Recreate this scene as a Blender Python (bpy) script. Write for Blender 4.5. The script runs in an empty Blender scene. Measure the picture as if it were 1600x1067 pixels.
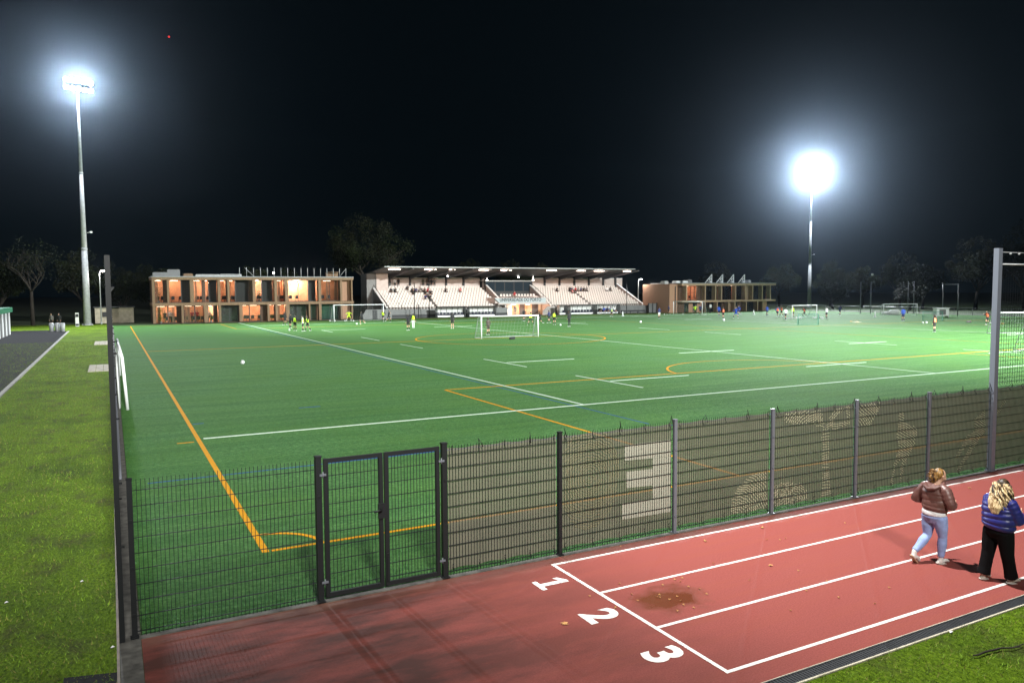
import bpy, math, random
from mathutils import Vector, Matrix
import numpy as np
random.seed(7); rng = np.random.default_rng(7)
sc = bpy.context.scene
COL = sc.collection
pi = math.pi
# ------------------------------------------------------------------ camera
S = 1.055; FOC = 1186.346; PITCH, YAW, ROLL = 0.0672, 0.4856, -0.00536; CH = 4.125*S
Fv = Vector((math.sin(YAW)*math.cos(PITCH), math.cos(YAW)*math.cos(PITCH), -math.sin(PITCH)))
R0 = Vector((math.cos(YAW), -math.sin(YAW), 0)); U0 = R0.cross(Fv)
Rv = R0*math.cos(ROLL)+U0*math.sin(ROLL); Uv = -R0*math.sin(ROLL)+U0*math.cos(ROLL)
cd = bpy.data.cameras.new('camera'); cam = bpy.data.objects.new('camera', cd); COL.objects.link(cam)
cam.matrix_world = Matrix(((Rv.x, Uv.x, -Fv.x, 0), (Rv.y, Uv.y, -Fv.y, 0), (Rv.z, Uv.z, -Fv.z, CH), (0, 0, 0, 1)))
cd.sensor_width = 36; cd.lens = FOC/1600*36; cd.clip_end = 2000; cd.clip_start = .1
sc.camera = cam
# ------------------------------------------------------------------ night sky and exposure
w = bpy.data.worlds.new("World"); sc.world = w; w.use_nodes = True
w.node_tree.nodes['Background'].inputs[0].default_value = (.18, .42, .60, 1)
w.node_tree.nodes['Background'].inputs[1].default_value = .006
sc.view_settings.view_transform = 'Standard'; sc.view_settings.look = 'None'
sc.view_settings.exposure = 0; sc.view_settings.gamma = 1
sc.cycles.use_denoising = True
try: sc.cycles.denoiser = 'OPENIMAGEDENOISE'
except Exception: pass
sc.cycles.max_bounces = 6; sc.cycles.transparent_max_bounces = 24; sc.cycles.volume_bounces = 0
sc.cycles.sample_clamp_indirect = 4; sc.cycles.caustics_reflective = False; sc.cycles.caustics_refractive = False
# ------------------------------------------------------------------ floodlights (lamps of the masts, seen and out of frame, plus added lights)
MAST_H = 31.3
def lamp(name, kind, loc, power, col=(1, 1, 1), aim=None, size=.6, angle=60, blend=1):
    l = bpy.data.lights.new(name, kind); l.energy = power; l.color = col
    o = bpy.data.objects.new(name, l); COL.objects.link(o); o.location = loc
    if kind in ('POINT', 'SPOT'): l.shadow_soft_size = size
    if kind == 'AREA': l.size = size
    if kind == 'SPOT': l.spot_size = math.radians(angle); l.spot_blend = blend
    if aim is not None: o.rotation_euler = (Vector(aim)-Vector(loc)).to_track_quat('-Z', 'Y').to_euler()
    return o
COOL = (.95, 1.0, .94); HALO = (.86, .93, 1.0)
LM = (-2.83, 116.5); RM = (146.5, 126.5)
lamp('mast_or_added_lamp', 'SPOT', (LM[0], LM[1]-.9, MAST_H+.3), 1.7e5, HALO, aim=(12, 50, 0), size=.9, angle=150, blend=.7)
lamp('mast_or_added_lamp', 'SPOT', (RM[0]-.6, RM[1]-.8, MAST_H+.3), 4.8e5, HALO, aim=(50, 30, 10), size=1.2, angle=125, blend=.8)
lamp('mast_or_added_lamp', 'SPOT', (LM[0], LM[1]-.9, MAST_H-.4), 3.0e5, COOL, aim=(34, 84, 0), size=.9, angle=50)
lamp('mast_or_added_lamp', 'SPOT', (RM[0]-.6, RM[1]-.8, MAST_H-.4), .7e5, COOL, aim=(80, 60, 0), size=.9, angle=60)
lamp('mast_or_added_lamp', 'SPOT', (78, 2, 30), 9.6e5, COOL, aim=(58, 44, 0), size=.8, angle=96)
lamp('mast_or_added_lamp', 'SPOT', (0, -14, 22), 2.1e5, (1, 1, .93), aim=(14, 52, 0), size=1.8, angle=64)  # added frontal fill from behind the camera, belongs to no mast
lamp('mast_or_added_lamp', 'SPOT', (136, 6, 30), 1.7e5, COOL, aim=(100, 66, 0), size=.8, angle=70)
lamp('mast_or_added_lamp', 'SPOT', (6.5, 14.2, 27), 7.0e4, (1, .98, .95), aim=(17.5, 6.4, 0), size=.35, angle=66)  # added lamp hanging without a mast, gives the women their short shadows
for mx_, my_, p_ in ((LM[0]-.2, LM[1]-2.4, .6e4), (RM[0]-2.4, RM[1]-3.2, 5e4)): lamp('mast_or_added_lamp', 'POINT', (mx_, my_, MAST_H-1.5), p_, HALO, size=.5)  # extra points added in front of the mast heads to brighten the poles
# ------------------------------------------------------------------ helpers
def Gp(x, y, z=0.0):           # point of the ground seen at a measured pixel of the photograph
    d = Fv+Rv*((x-800)/FOC)-Uv*((y-533.5)/FOC); t = (z-CH)/d.z
    return Vector((0, 0, CH))+d*t
def at(x, y, Y):               # point of a wall standing at depth Y
    d = Fv+Rv*((x-800)/FOC)-Uv*((y-533.5)/FOC); t = Y/d.y
    return Vector((0, 0, CH))+d*t
def tag(o, label=None, cat=None, group=None, kind=None):
    if label: o['label'] = label
    if cat: o['category'] = cat
    if group: o['group'] = group
    if kind: o['kind'] = kind
    return o
def empty(name, loc=(0, 0, 0), rz=0, **k):
    o = bpy.data.objects.new(name, None); COL.objects.link(o); o.location = loc; o.rotation_euler = (0, 0, rz)
    o.empty_display_size = .2
    ORG[o.name] = Vector(loc); return tag(o, **k)
ORG = {}
def kids(o): return [c for c in COL.objects if c.parent == o]
def copy_tree(o, parent=None, ch=None):
    c = o.copy(); COL.objects.link(c); c.parent = parent
    if parent is None:
        for k in ('label', 'group'):
            pass
    for x in list(o.children): copy_tree(x, c)
    return c
class MB:
    def __init__(s): s.v = []; s.f = []; s.m = []; s.sm = []
    def add(s, vs, fs, m=0, sm=False):
        n = len(s.v); s.v.extend([tuple(v) for v in vs]); s.f.extend([tuple(i+n for i in f) for f in fs])
        s.m.extend([m]*len(fs)); s.sm.extend([sm]*len(fs)); return s
    def box(s, x0, x1, y0, y1, z0, z1, m=0):
        if x0 > x1: x0, x1 = x1, x0
        if y0 > y1: y0, y1 = y1, y0
        if z0 > z1: z0, z1 = z1, z0
        v = [(x, y, z) for z in (z0, z1) for y in (y0, y1) for x in (x0, x1)]
        return s.add(v, [(0, 2, 3, 1), (4, 5, 7, 6), (0, 1, 5, 4), (2, 6, 7, 3), (0, 4, 6, 2), (1, 3, 7, 5)], m)
    def bar(s, a, b, w, h=None, m=0, up=(0, 0, 1)):     # box beam from a to b
        a = Vector(a); b = Vector(b); h = h or w; d = (b-a).normalized(); u = Vector(up)
        if abs(d.dot(u)) > .98: u = Vector((0, 1, 0))
        x = d.cross(u).normalized(); u = x.cross(d)
        v = [p+x*sx*w/2+u*sz*h/2 for p in (a, b) for sx, sz in ((-1, -1), (1, -1), (1, 1), (-1, 1))]
        return s.add(v, [(0, 1, 2, 3), (7, 6, 5, 4), (0, 4, 5, 1), (1, 5, 6, 2), (2, 6, 7, 3), (3, 7, 4, 0)], m)
    def tube(s, pts, r, n=8, m=0, sm=True, caps=True, flat=1.0):
        pts = [Vector(p) for p in pts]
        if not isinstance(r, (list, tuple)): r = [r]*len(pts)
        vs = []; x = None
        for i, p in enumerate(pts):
            d = (pts[min(i+1, len(pts)-1)]-pts[max(i-1, 0)])
            d = d.normalized() if d.length > 1e-9 else Vector((0, 0, 1))
            if x is None: x = d.orthogonal().normalized() if abs(d.z) < .9 else Vector((1, 0, 0))
            x = (x-d*x.dot(d)).normalized(); y = d.cross(x)
            rr = r[i]; rx, ry = rr if isinstance(rr, (list, tuple)) else (rr, rr*flat)
            for k in range(n):
                a = 2*pi*k/n; vs.append(p+x*math.cos(a)*rx+y*math.sin(a)*ry)
        fs = [(i*n+k, i*n+(k+1) % n, (i+1)*n+(k+1) % n, (i+1)*n+k) for i in range(len(pts)-1) for k in range(n)]
        if caps: fs += [tuple(range(n-1, -1, -1)), tuple((len(pts)-1)*n+k for k in range(n))]
        return s.add(vs, fs, m, sm)
    def ball(s, c, r, m=0, nu=12, nv=8):
        r = r if isinstance(r, (list, tuple)) else (r, r, r); vs = [(c[0], c[1], c[2]-r[2])]
        for j in range(1, nv):
            t = pi*j/nv
            for k in range(nu): a = 2*pi*k/nu; vs.append((c[0]+r[0]*math.sin(t)*math.cos(a), c[1]+r[1]*math.sin(t)*math.sin(a), c[2]-r[2]*math.cos(t)))
        vs.append((c[0], c[1], c[2]+r[2])); L = len(vs)-1
        fs = [(0, 1+(k+1) % nu, 1+k) for k in range(nu)]
        for j in range(nv-2):
            for k in range(nu): a = 1+j*nu; fs.append((a+k, a+(k+1) % nu, a+nu+(k+1) % nu, a+nu+k))
        a = 1+(nv-2)*nu; fs += [(a+k, a+(k+1) % nu, L) for k in range(nu)]
        return s.add(vs, fs, m, True)
    def poly(s, pts, m=0): return s.add(pts, [tuple(range(len(pts)))], m)
    def prism(s, pts, d, m=0):      # pts polygon, extruded by vector d
        d = Vector(d); n = len(pts); a = [Vector(p) for p in pts]
        return s.add(a+[p+d for p in a], [tuple(range(n-1, -1, -1)), tuple(range(n, 2*n))]+[(i, (i+1) % n, n+(i+1) % n, n+i) for i in range(n)], m)
    def mesh(s, name, mats):
        me = bpy.data.meshes.new(name); me.from_pydata(s.v, [], s.f); me.update()
        me.polygons.foreach_set('material_index', s.m); me.polygons.foreach_set('use_smooth', s.sm)
        for m in (mats if isinstance(mats, (list, tuple)) else [mats]): me.materials.append(m)
        return me
    def build(s, name, mats, parent=None, **k):
        if parent is not None:
            r = parent
            while r.parent is not None: r = r.parent
            o0 = ORG.get(r.name, Vector((0, 0, 0)))
            s.v = [(v[0]-o0.x, v[1]-o0.y, v[2]-o0.z) for v in s.v]
        o = bpy.data.objects.new(name, s.mesh(name, mats)); COL.objects.link(o); o.parent = parent
        return tag(o, **k)
# ------------------------------------------------------------------ materials
def mat(name, col, rough=.6, metal=0, noise=0, scale=5, bump=0, emit=None, es=0, alpha=None, transl=0, stretch=None, spec=.5, col2=None, detail=4):
    m = bpy.data.materials.new(name); m.use_nodes = True; nt = m.node_tree; N = nt.nodes; L = nt.links
    b = N['Principled BSDF']; b.inputs['Base Color'].default_value = (*col, 1); b.inputs['Roughness'].default_value = rough
    b.inputs['Metallic'].default_value = metal; b.inputs['Specular IOR Level'].default_value = spec
    if noise or bump or col2:
        tc = N.new('ShaderNodeTexCoord'); mp = N.new('ShaderNodeMapping'); L.new(tc.outputs['Object'], mp.inputs[0])
        if stretch: mp.inputs['Scale'].default_value = stretch
        no = N.new('ShaderNodeTexNoise'); no.inputs['Scale'].default_value = scale; no.inputs['Detail'].default_value = detail; L.new(mp.outputs[0], no.inputs[0])
        if noise or col2:
            r = N.new('ShaderNodeValToRGB'); c1 = tuple(c*(1-noise) for c in col); c2 = col2 or tuple(min(1, c*(1+noise)) for c in col)
            r.color_ramp.elements[0].position = .32; r.color_ramp.elements[0].color = (*c1, 1)
            r.color_ramp.elements[1].position = .68; r.color_ramp.elements[1].color = (*c2, 1)
            L.new(no.outputs[0], r.inputs[0]); L.new(r.outputs[0], b.inputs['Base Color'])
        if bump:
            bp = N.new('ShaderNodeBump'); bp.inputs['Strength'].default_value = bump; bp.inputs['Distance'].default_value = .02
            L.new(no.outputs[0], bp.inputs['Height']); L.new(bp.outputs[0], b.inputs['Normal'])
    if emit: b.inputs['Emission Color'].default_value = (*emit, 1); b.inputs['Emission Strength'].default_value = es
    out = N['Material Output']; sh = b.outputs[0]
    if transl:
        t = N.new('ShaderNodeBsdfTranslucent'); t.inputs[0].default_value = (*col, 1); mx = N.new('ShaderNodeMixShader'); mx.inputs[0].default_value = transl
        L.new(sh, mx.inputs[1]); L.new(t.outputs[0], mx.inputs[2]); sh = mx.outputs[0]
    if alpha is not None:
        t = N.new('ShaderNodeBsdfTransparent'); mx = N.new('ShaderNodeMixShader'); mx.inputs[0].default_value = alpha
        L.new(t.outputs[0], mx.inputs[1]); L.new(sh, mx.inputs[2]); sh = mx.outputs[0]
    if sh != b.outputs[0]: L.new(sh, out.inputs[0])
    return m
def ramp(N, L, src, stops):
    r = N.new('ShaderNodeValToRGB'); e = r.color_ramp.elements
    while len(e) < len(stops): e.new(.5)
    for i, (p, c) in enumerate(stops): e[i].position = p; e[i].color = (*(c if isinstance(c, tuple) else (c, c, c)), 1)
    L.new(src, r.inputs[0]); return r.outputs[0]
def nnoise(N, L, co, scale, detail=4, stretch=None, rough=.5):
    if stretch:
        mp = N.new('ShaderNodeMapping'); mp.inputs['Scale'].default_value = stretch; L.new(co, mp.inputs[0]); co = mp.outputs[0]
    n = N.new('ShaderNodeTexNoise'); n.inputs['Scale'].default_value = scale; n.inputs['Detail'].default_value = detail; n.inputs['Roughness'].default_value = rough
    L.new(co, n.inputs[0]); return n.outputs[0]
def mixc(N, L, fac, a, b, mode='MIX'):
    m = N.new('ShaderNodeMix'); m.data_type = 'RGBA'; m.blend_type = mode
    for i, v in ((0, fac), (6, a), (7, b)):
        if isinstance(v, (int, float)): m.inputs[i].default_value = v
        elif isinstance(v, tuple): m.inputs[i].default_value = (*v, 1)
        else: L.new(v, m.inputs[i])
    return m.outputs[2]
def newmat(name):
    m = bpy.data.materials.new(name); m.use_nodes = True; nt = m.node_tree; N = nt.nodes
    tc = N.new('ShaderNodeTexCoord'); return m, N, nt.links, N['Principled BSDF'], tc.outputs['Object']
def bumpn(N, L, b, h, st, dist=.02):
    bp = N.new('ShaderNodeBump'); bp.inputs['Strength'].default_value = st; bp.inputs['Distance'].default_value = dist
    L.new(h, bp.inputs['Height']); L.new(bp.outputs[0], b.inputs['Normal'])
# artificial turf
m_turf, N, L, b, co = newmat('artificial_turf')
f1 = nnoise(N, L, co, 7, 8, (1, 1.5, 1), .88); f2 = nnoise(N, L, co, .35, 5); f3 = nnoise(N, L, co, 1.0, 7, (.10, 1.7, 1), .7)
c = ramp(N, L, f1, [(.36, (.020, .058, .020)), (.5, (.060, .155, .045)), (.64, (.14, .29, .10))])
c = mixc(N, L, ramp(N, L, f2, [(.35, 0.), (.7, .45)]), c, (.062, .15, .018))
c = mixc(N, L, ramp(N, L, f3, [(.42, 0.), (.66, .5)]), c, (.016, .075, .018))
L.new(c, b.inputs['Base Color']); b.inputs['Roughness'].default_value = .85; b.inputs['Specular IOR Level'].default_value = .06
bumpn(N, L, b, f1, .9, .05)
# lawn
m_lawn, N, L, b, co = newmat('lawn_grass')
f1 = nnoise(N, L, co, 16, 6, (1.6, .8, 1), .8); f2 = nnoise(N, L, co, 1.1, 6, (1.1, .8, 1), .7); f3 = nnoise(N, L, co, .45, 4, (1, .7, 1))
c = ramp(N, L, f1, [(.34, (.035, .07, .004)), (.5, (.115, .20, .010)), (.66, (.22, .34, .022))])
c = mixc(N, L, ramp(N, L, f2, [(.50, 0.), (.66, .7)]), c, (.072, .062, .030))
c = mixc(N, L, ramp(N, L, f3, [(.45, 0.), (.7, .5)]), c, (.020, .050, .008))
L.new(c, b.inputs['Base Color']); b.inputs['Roughness'].default_value = .9; b.inputs['Specular IOR Level'].default_value = .08; bumpn(N, L, b, f1, 1, .06)
# running track
m_track, N, L, b, co = newmat('running_track')
f1 = nnoise(N, L, co, 48, 6, None, .9); f2 = nnoise(N, L, co, .8, 6, (.5, 1.4, 1), .65); f3 = nnoise(N, L, co, 2.2, 6, (.22, 2.0, 1), .6)
c = ramp(N, L, f1, [(.34, (.14, .030, .026)), (.5, (.235, .055, .046)), (.68, (.33, .092, .078))])
c = mixc(N, L, ramp(N, L, f3, [(.48, 0.), (.72, .45)]), c, (.25, .062, .040))
sx = N.new('ShaderNodeSeparateXYZ'); L.new(co, sx.inputs[0])
wear = N.new('ShaderNodeMapRange'); L.new(sx.outputs[0], wear.inputs[0]); wear.inputs[1].default_value = 7.5; wear.inputs[2].default_value = 3.0; wear.inputs[3].default_value = 0; wear.inputs[4].default_value = 1
dirt = N.new('ShaderNodeMath'); dirt.operation = 'MULTIPLY'; L.new(ramp(N, L, f2, [(.36, .25), (.56, 1.)]), dirt.inputs[0]); L.new(wear.outputs[0], dirt.inputs[1])
c = mixc(N, L, dirt.outputs[0], c, (.060, .022, .018))
edge = N.new('ShaderNodeMapRange'); L.new(sx.outputs[1], edge.inputs[0]); edge.inputs[1].default_value = 10.02; edge.inputs[2].default_value = 10.38; edge.inputs[3].default_value = 0; edge.inputs[4].default_value = .8
ed2 = N.new('ShaderNodeMath'); ed2.operation = 'MULTIPLY'; L.new(edge.outputs[0], ed2.inputs[0]); L.new(ramp(N, L, nnoise(N, L, co, 2.5, 5), [(.35, .1), (.6, 1.)]), ed2.inputs[1])
c = mixc(N, L, ed2.outputs[0], c, (.15, .075, .055))
# puddle: distance to its centre, broken by noise
vm = N.new('ShaderNodeVectorMath'); vm.operation = 'SUBTRACT'; L.new(co, vm.inputs[0]); pc = Gp(1052, 934); vm.inputs[1].default_value = (pc.x-.05, pc.y, 0)
mp = N.new('ShaderNodeMapping'); mp.inputs['Scale'].default_value = (.85, 1.15, 0); L.new(vm.outputs[0], mp.inputs[0])
ln = N.new('ShaderNodeVectorMath'); ln.operation = 'LENGTH'; L.new(mp.outputs[0], ln.inputs[0])
ad = N.new('ShaderNodeMath'); ad.operation = 'MULTIPLY_ADD'; L.new(nnoise(N, L, co, 3.2, 6, (.7, 1, 1)), ad.inputs[0]); ad.inputs[1].default_value = .9; L.new(ln.outputs['Value'], ad.inputs[2])
pud = ramp(N, L, ad.outputs[0], [(.72, 1.), (1.62, 0.)])
c = mixc(N, L, pud, c, (.115, .030, .013))
L.new(c, b.inputs['Base Color'])
L.new(ramp(N, L, pud, [(0, .78), (1, .16)]), b.inputs['Roughness']); b.inputs['Specular IOR Level'].default_value = .4
bumpn(N, L, b, f1, .35, .006); b.inputs['Specular IOR Level'].default_value = .25
# worn white road paint
def paint(name, col, worn=.16):
    m, N, L, b, co = newmat(name); f = nnoise(N, L, co, 30, 6, None, .8)
    L.new(mixc(N, L, ramp(N, L, f, [(.5, 0.), (.78, worn*3)]), col, tuple(c*.45 for c in col)), b.inputs['Base Color']); b.inputs['Roughness'].default_value = .8; b.inputs['Specular IOR Level'].default_value = .05
    return m
m_wline = paint('white_track_paint', (.74, .72, .69), .3); m_turfw = paint('white_turf_fibre', (.50, .60, .52), .3)
m_turfy = paint('yellow_turf_fibre', (.52, .235, .004), .2); m_turfb = paint('blue_turf_fibre', (.018, .07, .24), .2)
m_black = mat('black_powder_coat', (.008, .009, .010), .5, spec=.3); m_post = mat('grey_post_coat', (.10, .105, .125), .42)
m_wire = mat('black_wire', (.008, .010, .012), .6, spec=.2); m_galv = mat('galvanised_steel', (.40, .415, .43), .55, .1, noise=.15, scale=3)
m_lpost = mat('light_grey_post', (.15, .17, .21), .4)
m_white = mat('white_enamel', (.78, .80, .82), .4); m_asph = mat('asphalt', (.022, .022, .024), .95, spec=.1, noise=.2, scale=9, bump=.4)
m_conc = mat('concrete', (.30, .29, .27), .85, noise=.2, scale=4, bump=.3); m_dconc = mat('dark_concrete', (.07, .066, .06), .85, noise=.5, scale=6, bump=.3)
m_drain = mat('dark_drain_grating', (.022, .024, .028), .6); m_wood = mat('timber_cladding', (.20, .125, .072), .7, noise=.22, scale=3, stretch=(6, 1, .6))
m_wooddk = mat('dark_timber', (.075, .040, .022), .7, noise=.25, scale=3); m_brick = mat('orange_brick', (.36, .21, .14), .85, noise=.18, scale=14, stretch=(1, 1, 3))
m_plaster = mat('grey_plaster', (.36, .33, .32), .9, noise=.1, scale=2); m_wall = mat('pale_wall', (.50, .43, .41), .85, noise=.08, scale=2)
m_grey = mat('grey_metal_panel', (.15, .155, .16), .6, noise=.1, scale=1.5); m_dark = mat('dark_panel', (.018, .020, .024), .6)
m_roof = mat('grey_roof_membrane', (.24, .26, .29), .6, noise=.15, scale=2); m_seat = mat('white_plastic_seat', (.56, .52, .50), .5)
m_intw = mat('salmon_plaster_inside', (.62, .31, .18), .8, noise=.2, scale=1); m_intd = mat('charcoal_partition', (.05, .045, .045), .6)
m_floor = mat('timber_floor_inside', (.16, .09, .05), .5)
m_glass = bpy.data.materials.new('window_glass'); m_glass.use_nodes = True; N = m_glass.node_tree.nodes; L = m_glass.node_tree.links
t = N.new('ShaderNodeBsdfTransparent'); t.inputs[0].default_value = (.82, .84, .84, 1); g = N.new('ShaderNodeBsdfGlossy'); g.inputs['Roughness'].default_value = .05; g.inputs[0].default_value = (.8, .85, .9, 1)
fr = N.new('ShaderNodeFresnel'); mx = N.new('ShaderNodeMixShader'); L.new(fr.outputs[0], mx.inputs[0]); L.new(t.outputs[0], mx.inputs[1]); L.new(g.outputs[0], mx.inputs[2]); L.new(mx.outputs[0], N['Material Output'].inputs[0])
def emis(name, col, s): return mat(name, col, emit=col, es=s)
m_lampw = emis('warm_lamp_glow', (1, .80, .66), 14); m_flood = emis('floodlight_glow', (.9, .95, 1), 90); m_street = emis('street_lamp_glow', (1, .97, .9), 14)
m_strip = emis('room_lamp_glow', (1, .78, .55), 9)
# ------------------------------------------------------------------ ground, track, markings
TX1 = 121.0; TY1 = 112.5
def sheet(name, pts, z, m, thick=0, label=None):
    mb = MB(); mb.poly([(x, y, z) for x, y in pts]); return mb.build(name, m, kind='structure')
m_earth = mat('dark_lawn_beyond', (.030, .052, .014), .95, noise=.45, scale=.25)
sheet('ground', [(-500, -200), (700, -200), (700, 800), (-500, 800)], -.06, m_earth)
sheet('artificial_turf', [(.20, 10.5), (TX1, 10.5), (TX1, TY1), (.20, TY1)], 0, m_turf)
sheet('lawn', [(-14, -3), (-.06, -3), (-.06, 120), (-14, 120)], -.01, m_lawn)
sheet('lawn', [(-2, -4), (90, -4), (90, 5.72), (-2+6, 5.72), (-2, 5.72)], -.005, m_lawn)
sheet('running_track', [(.19, 5.92), (90, 5.92), (90, 10.40), (.19, 10.40)], 0, m_track)
sheet('running_track', [(.19, 5.0), (5.2, 5.0), (5.2, 5.915), (.19, 5.915)], .001, m_track)
sheet('path', [(-7.65, 30), (-4.40, 30), (-4.40, 99), (-7.65, 99)], .002, m_asph)
sheet('path', [(-30, 99.02), (-4.40, 99.02), (-5.2, 103), (-30, 105)], .001, m_asph)
sheet('path', [(-14, 66), (-7.66, 70), (-7.66, 98.9), (-14, 98.9)], -.003, m_asph)
sheet('asphalt_patch', [(-.66, 6), (-.07, 6), (-.07, 9.6), (-.62, 9.75)], .003, m_asph)
mb = MB(); mb.box(-4.39, -4.22, 20, 99, -.03, .05); mb.build('path_kerb', m_conc, kind='structure')
for (a, b_, c_, d_) in ((-1.25, -.12, 47.6, 51.9), (-1.35, -.15, 71.9, 76.9)):
    mb = MB()
    for i in range(3):
        x0 = a+(b_-a)*i/3; mb.box(x0+.01, x0+(b_-a)/3-.01, c_, d_, -.03, .03)
    o = mb.build('manhole_slab', mat('pale_slab', (.42, .38, .30), .9, noise=.25, scale=3), label='pale concrete cover slabs in the lawn, %s' % ('the pair nearer to the camera' if c_ < 60 else 'the smaller-looking pair farther up the lawn'), cat='cover slab', group='cover slabs in the lawn')
# drain channel with bars along the track (near) and kerb strips along fences
mb = MB(); mb.box(5.0, 90, 5.735, 5.905, -.05, -.012)
x = 5.0
while x < 17: mb.box(x, x+.034, 5.755, 5.885, -.0115, .004); x += .045
mb.box(5.0, 90, 5.735, 5.752, -.011, .008); mb.box(5.0, 90, 5.888, 5.905, -.011, .008)
mb.build('drain_channel', m_drain, kind='structure')
mb = MB(); mb.box(5.0, 90, 5.706, 5.728, -.04, .012); mb.box(5.0, 90, 5.909, 5.919, -.01, .006); mb.build('drain_edging', mat('pale_edging', (.50, .46, .36), .8, noise=.2, scale=8), kind='structure')
mb = MB(); mb.box(-.05, .185, 4, 112, -.05, .012); mb.box(.19, 90, 10.405, 10.495, -.05, .016); mb.build('fence_footing', m_dconc, kind='structure')
mb = MB(); mb.box(-.085, -.055, 4, 60, -.05, .03); mb.build('metal_edging', mat('rusty_edging', (.16, .12, .09), .7, noise=.3, scale=5), kind='structure')
LY = (10.139, 8.852, 7.565, 6.278)
mb = MB()
for k, y in enumerate(LY): mb.box(6.16 if k not in (0, 3) else 6.04, 88, y-.026, y+.026, .002, .0045)
mb.box(6.04, 6.095, LY[3]+.027, LY[0]-.027, .002, .0045); mb.box(6.0955, 6.159, LY[1]-.026, LY[1]+.026, .002, .0045); mb.box(6.0955, 6.159, LY[2]-.026, LY[2]+.026, .002, .0045)
mb.build('lane_marking', m_wline, kind='structure')
def text_mesh(txt, size, offset, ext):
    cu = bpy.data.curves.new('t', 'FONT'); cu.body = txt; cu.size = size; cu.offset = offset; cu.extrude = ext; cu.align_x = 'CENTER'; cu.align_y = 'CENTER'; cu.resolution_u = 6
    o = bpy.data.objects.new('t', cu); COL.objects.link(o); dg = bpy.context.evaluated_depsgraph_get(); me = bpy.data.meshes.new_from_object(o.evaluated_get(dg))
    bpy.data.objects.remove(o); return me
for t_, (px, py) in zip('123', ((863, 911), (936, 962), (1034, 1023))):
    me = text_mesh(t_, .70, .022, .0012)
    if t_ == '1':
        q1 = MB(); q1.prism([(-.17, -.26, 0), (.17, -.26, 0), (.17, -.18, 0), (.05, -.18, 0), (.05, .26, 0), (-.03, .26, 0), (-.16, .17, 0), (-.16, .09, 0), (-.05, .15, 0), (-.05, -.18, 0), (-.17, -.18, 0)], (0, 0, .0012)); me = q1.mesh('lane_number', [m_wline])
    me.materials.clear(); me.materials.append(m_wline)
    o = bpy.data.objects.new('lane_number', me); COL.objects.link(o); g_ = Gp(px, py); o.location = (g_.x, g_.y, .0035); o.rotation_euler = (0, 0, -pi/2)
    o.scale = (1.0, 1.0, 1); tag(o, kind='structure')
def lines(name, segs, m, z):
    mb = MB()
    for x0, y0, x1, y1, wd in segs:
        if abs(x1-x0) < abs(y1-y0): mb.box(x0-wd/2, x0+wd/2, y0, y1, .001, z)
        else: mb.box(x0, x1, y0-wd/2, y0+wd/2, .001, z+.0007)
    return mb.build(name, m, kind='structure')
wl = [(15.76, 24.05, 15.76, 112, .10), (2.3, 24.05, 120, 24.05, .10), (37.2, 24.1, 37.2, 112, .09), (75.5, 24.1, 75.5, 112, .09), (113, 24.1, 113, 112, .09), (15.8, 101.5, 118, 101.5, .09)]
for X in (20.82, 53.3):
    for y0, y1 in ((27, 32.5), (37.7, 43.3), (54, 59), (64.5, 69.9), (80.4, 85.2)): wl.append((X, y0, X, y1, .09))
for Y in (29.72, 40.5, 85):
    for x0, x1 in ((21, 25.8), (34.3, 39.3), (51.5, 56), (73, 78)): wl.append((x0, Y, x1, Y, .09))
lines('white_marking', wl, m_turfw, .012)
yl = [(2.15, 12.95, 2.15, 109, .115), (2.25, 12.98, 120, 12.98, .08), (12.86, 13.0, 12.86, 30.7, .10), (12.9, 30.72, 62, 30.72, .10), (2.2, 61.9, 120, 61.9, .07), (12.95, 93.7, 12.95, 108, .09), (12.9, 93.7, 50, 93.7, .07), (2.2, 109, 118, 109, .08), (1.55, 23.65, 2.0, 23.65, .07), (62, 13.1, 62, 109, .07), (50, 13.1, 50, 30.6, .08)]
lines('yellow_marking', yl, m_turfy, .006)
lines('blue_marking', [(15.33, 19.55, 15.33, 100, .07), (.6, 19.0, 100, 19.0, .07), (6.1, 28.7, 6.9, 28.7, .1), (2.25, 26.9, 2.6, 26.9, .08)], m_turfb, .003)
mb = MB()
def ring(mb, cx, cy, r, a0, a1, wd, z, n=64):
    for i in range(n):
        t0 = a0+(a1-a0)*i/n; t1 = a0+(a1-a0)*(i+1)/n
        mb.poly([(cx+(r-wd/2)*math.cos(t0), cy+(r-wd/2)*math.sin(t0), z), (cx+(r+wd/2)*math.cos(t0), cy+(r+wd/2)*math.sin(t0), z), (cx+(r+wd/2)*math.cos(t1), cy+(r+wd/2)*math.sin(t1), z), (cx+(r-wd/2)*math.cos(t1), cy+(r-wd/2)*math.sin(t1), z)])
ring(mb, 32.2, 61.3, 8.6, 0, 2*pi, .14, .009); ring(mb, 31.6, 29.0, 6.0, .29, pi-.29, .12, .009)
ring(mb, 2.15, 12.98, .95, 0.05, pi/2-.05, .09, .009, 16); ring(mb, 92, 61.3, 8.6, 0, 2*pi, .12, .009)
mb.build('yellow_marking', m_turfy, kind='structure')
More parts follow.
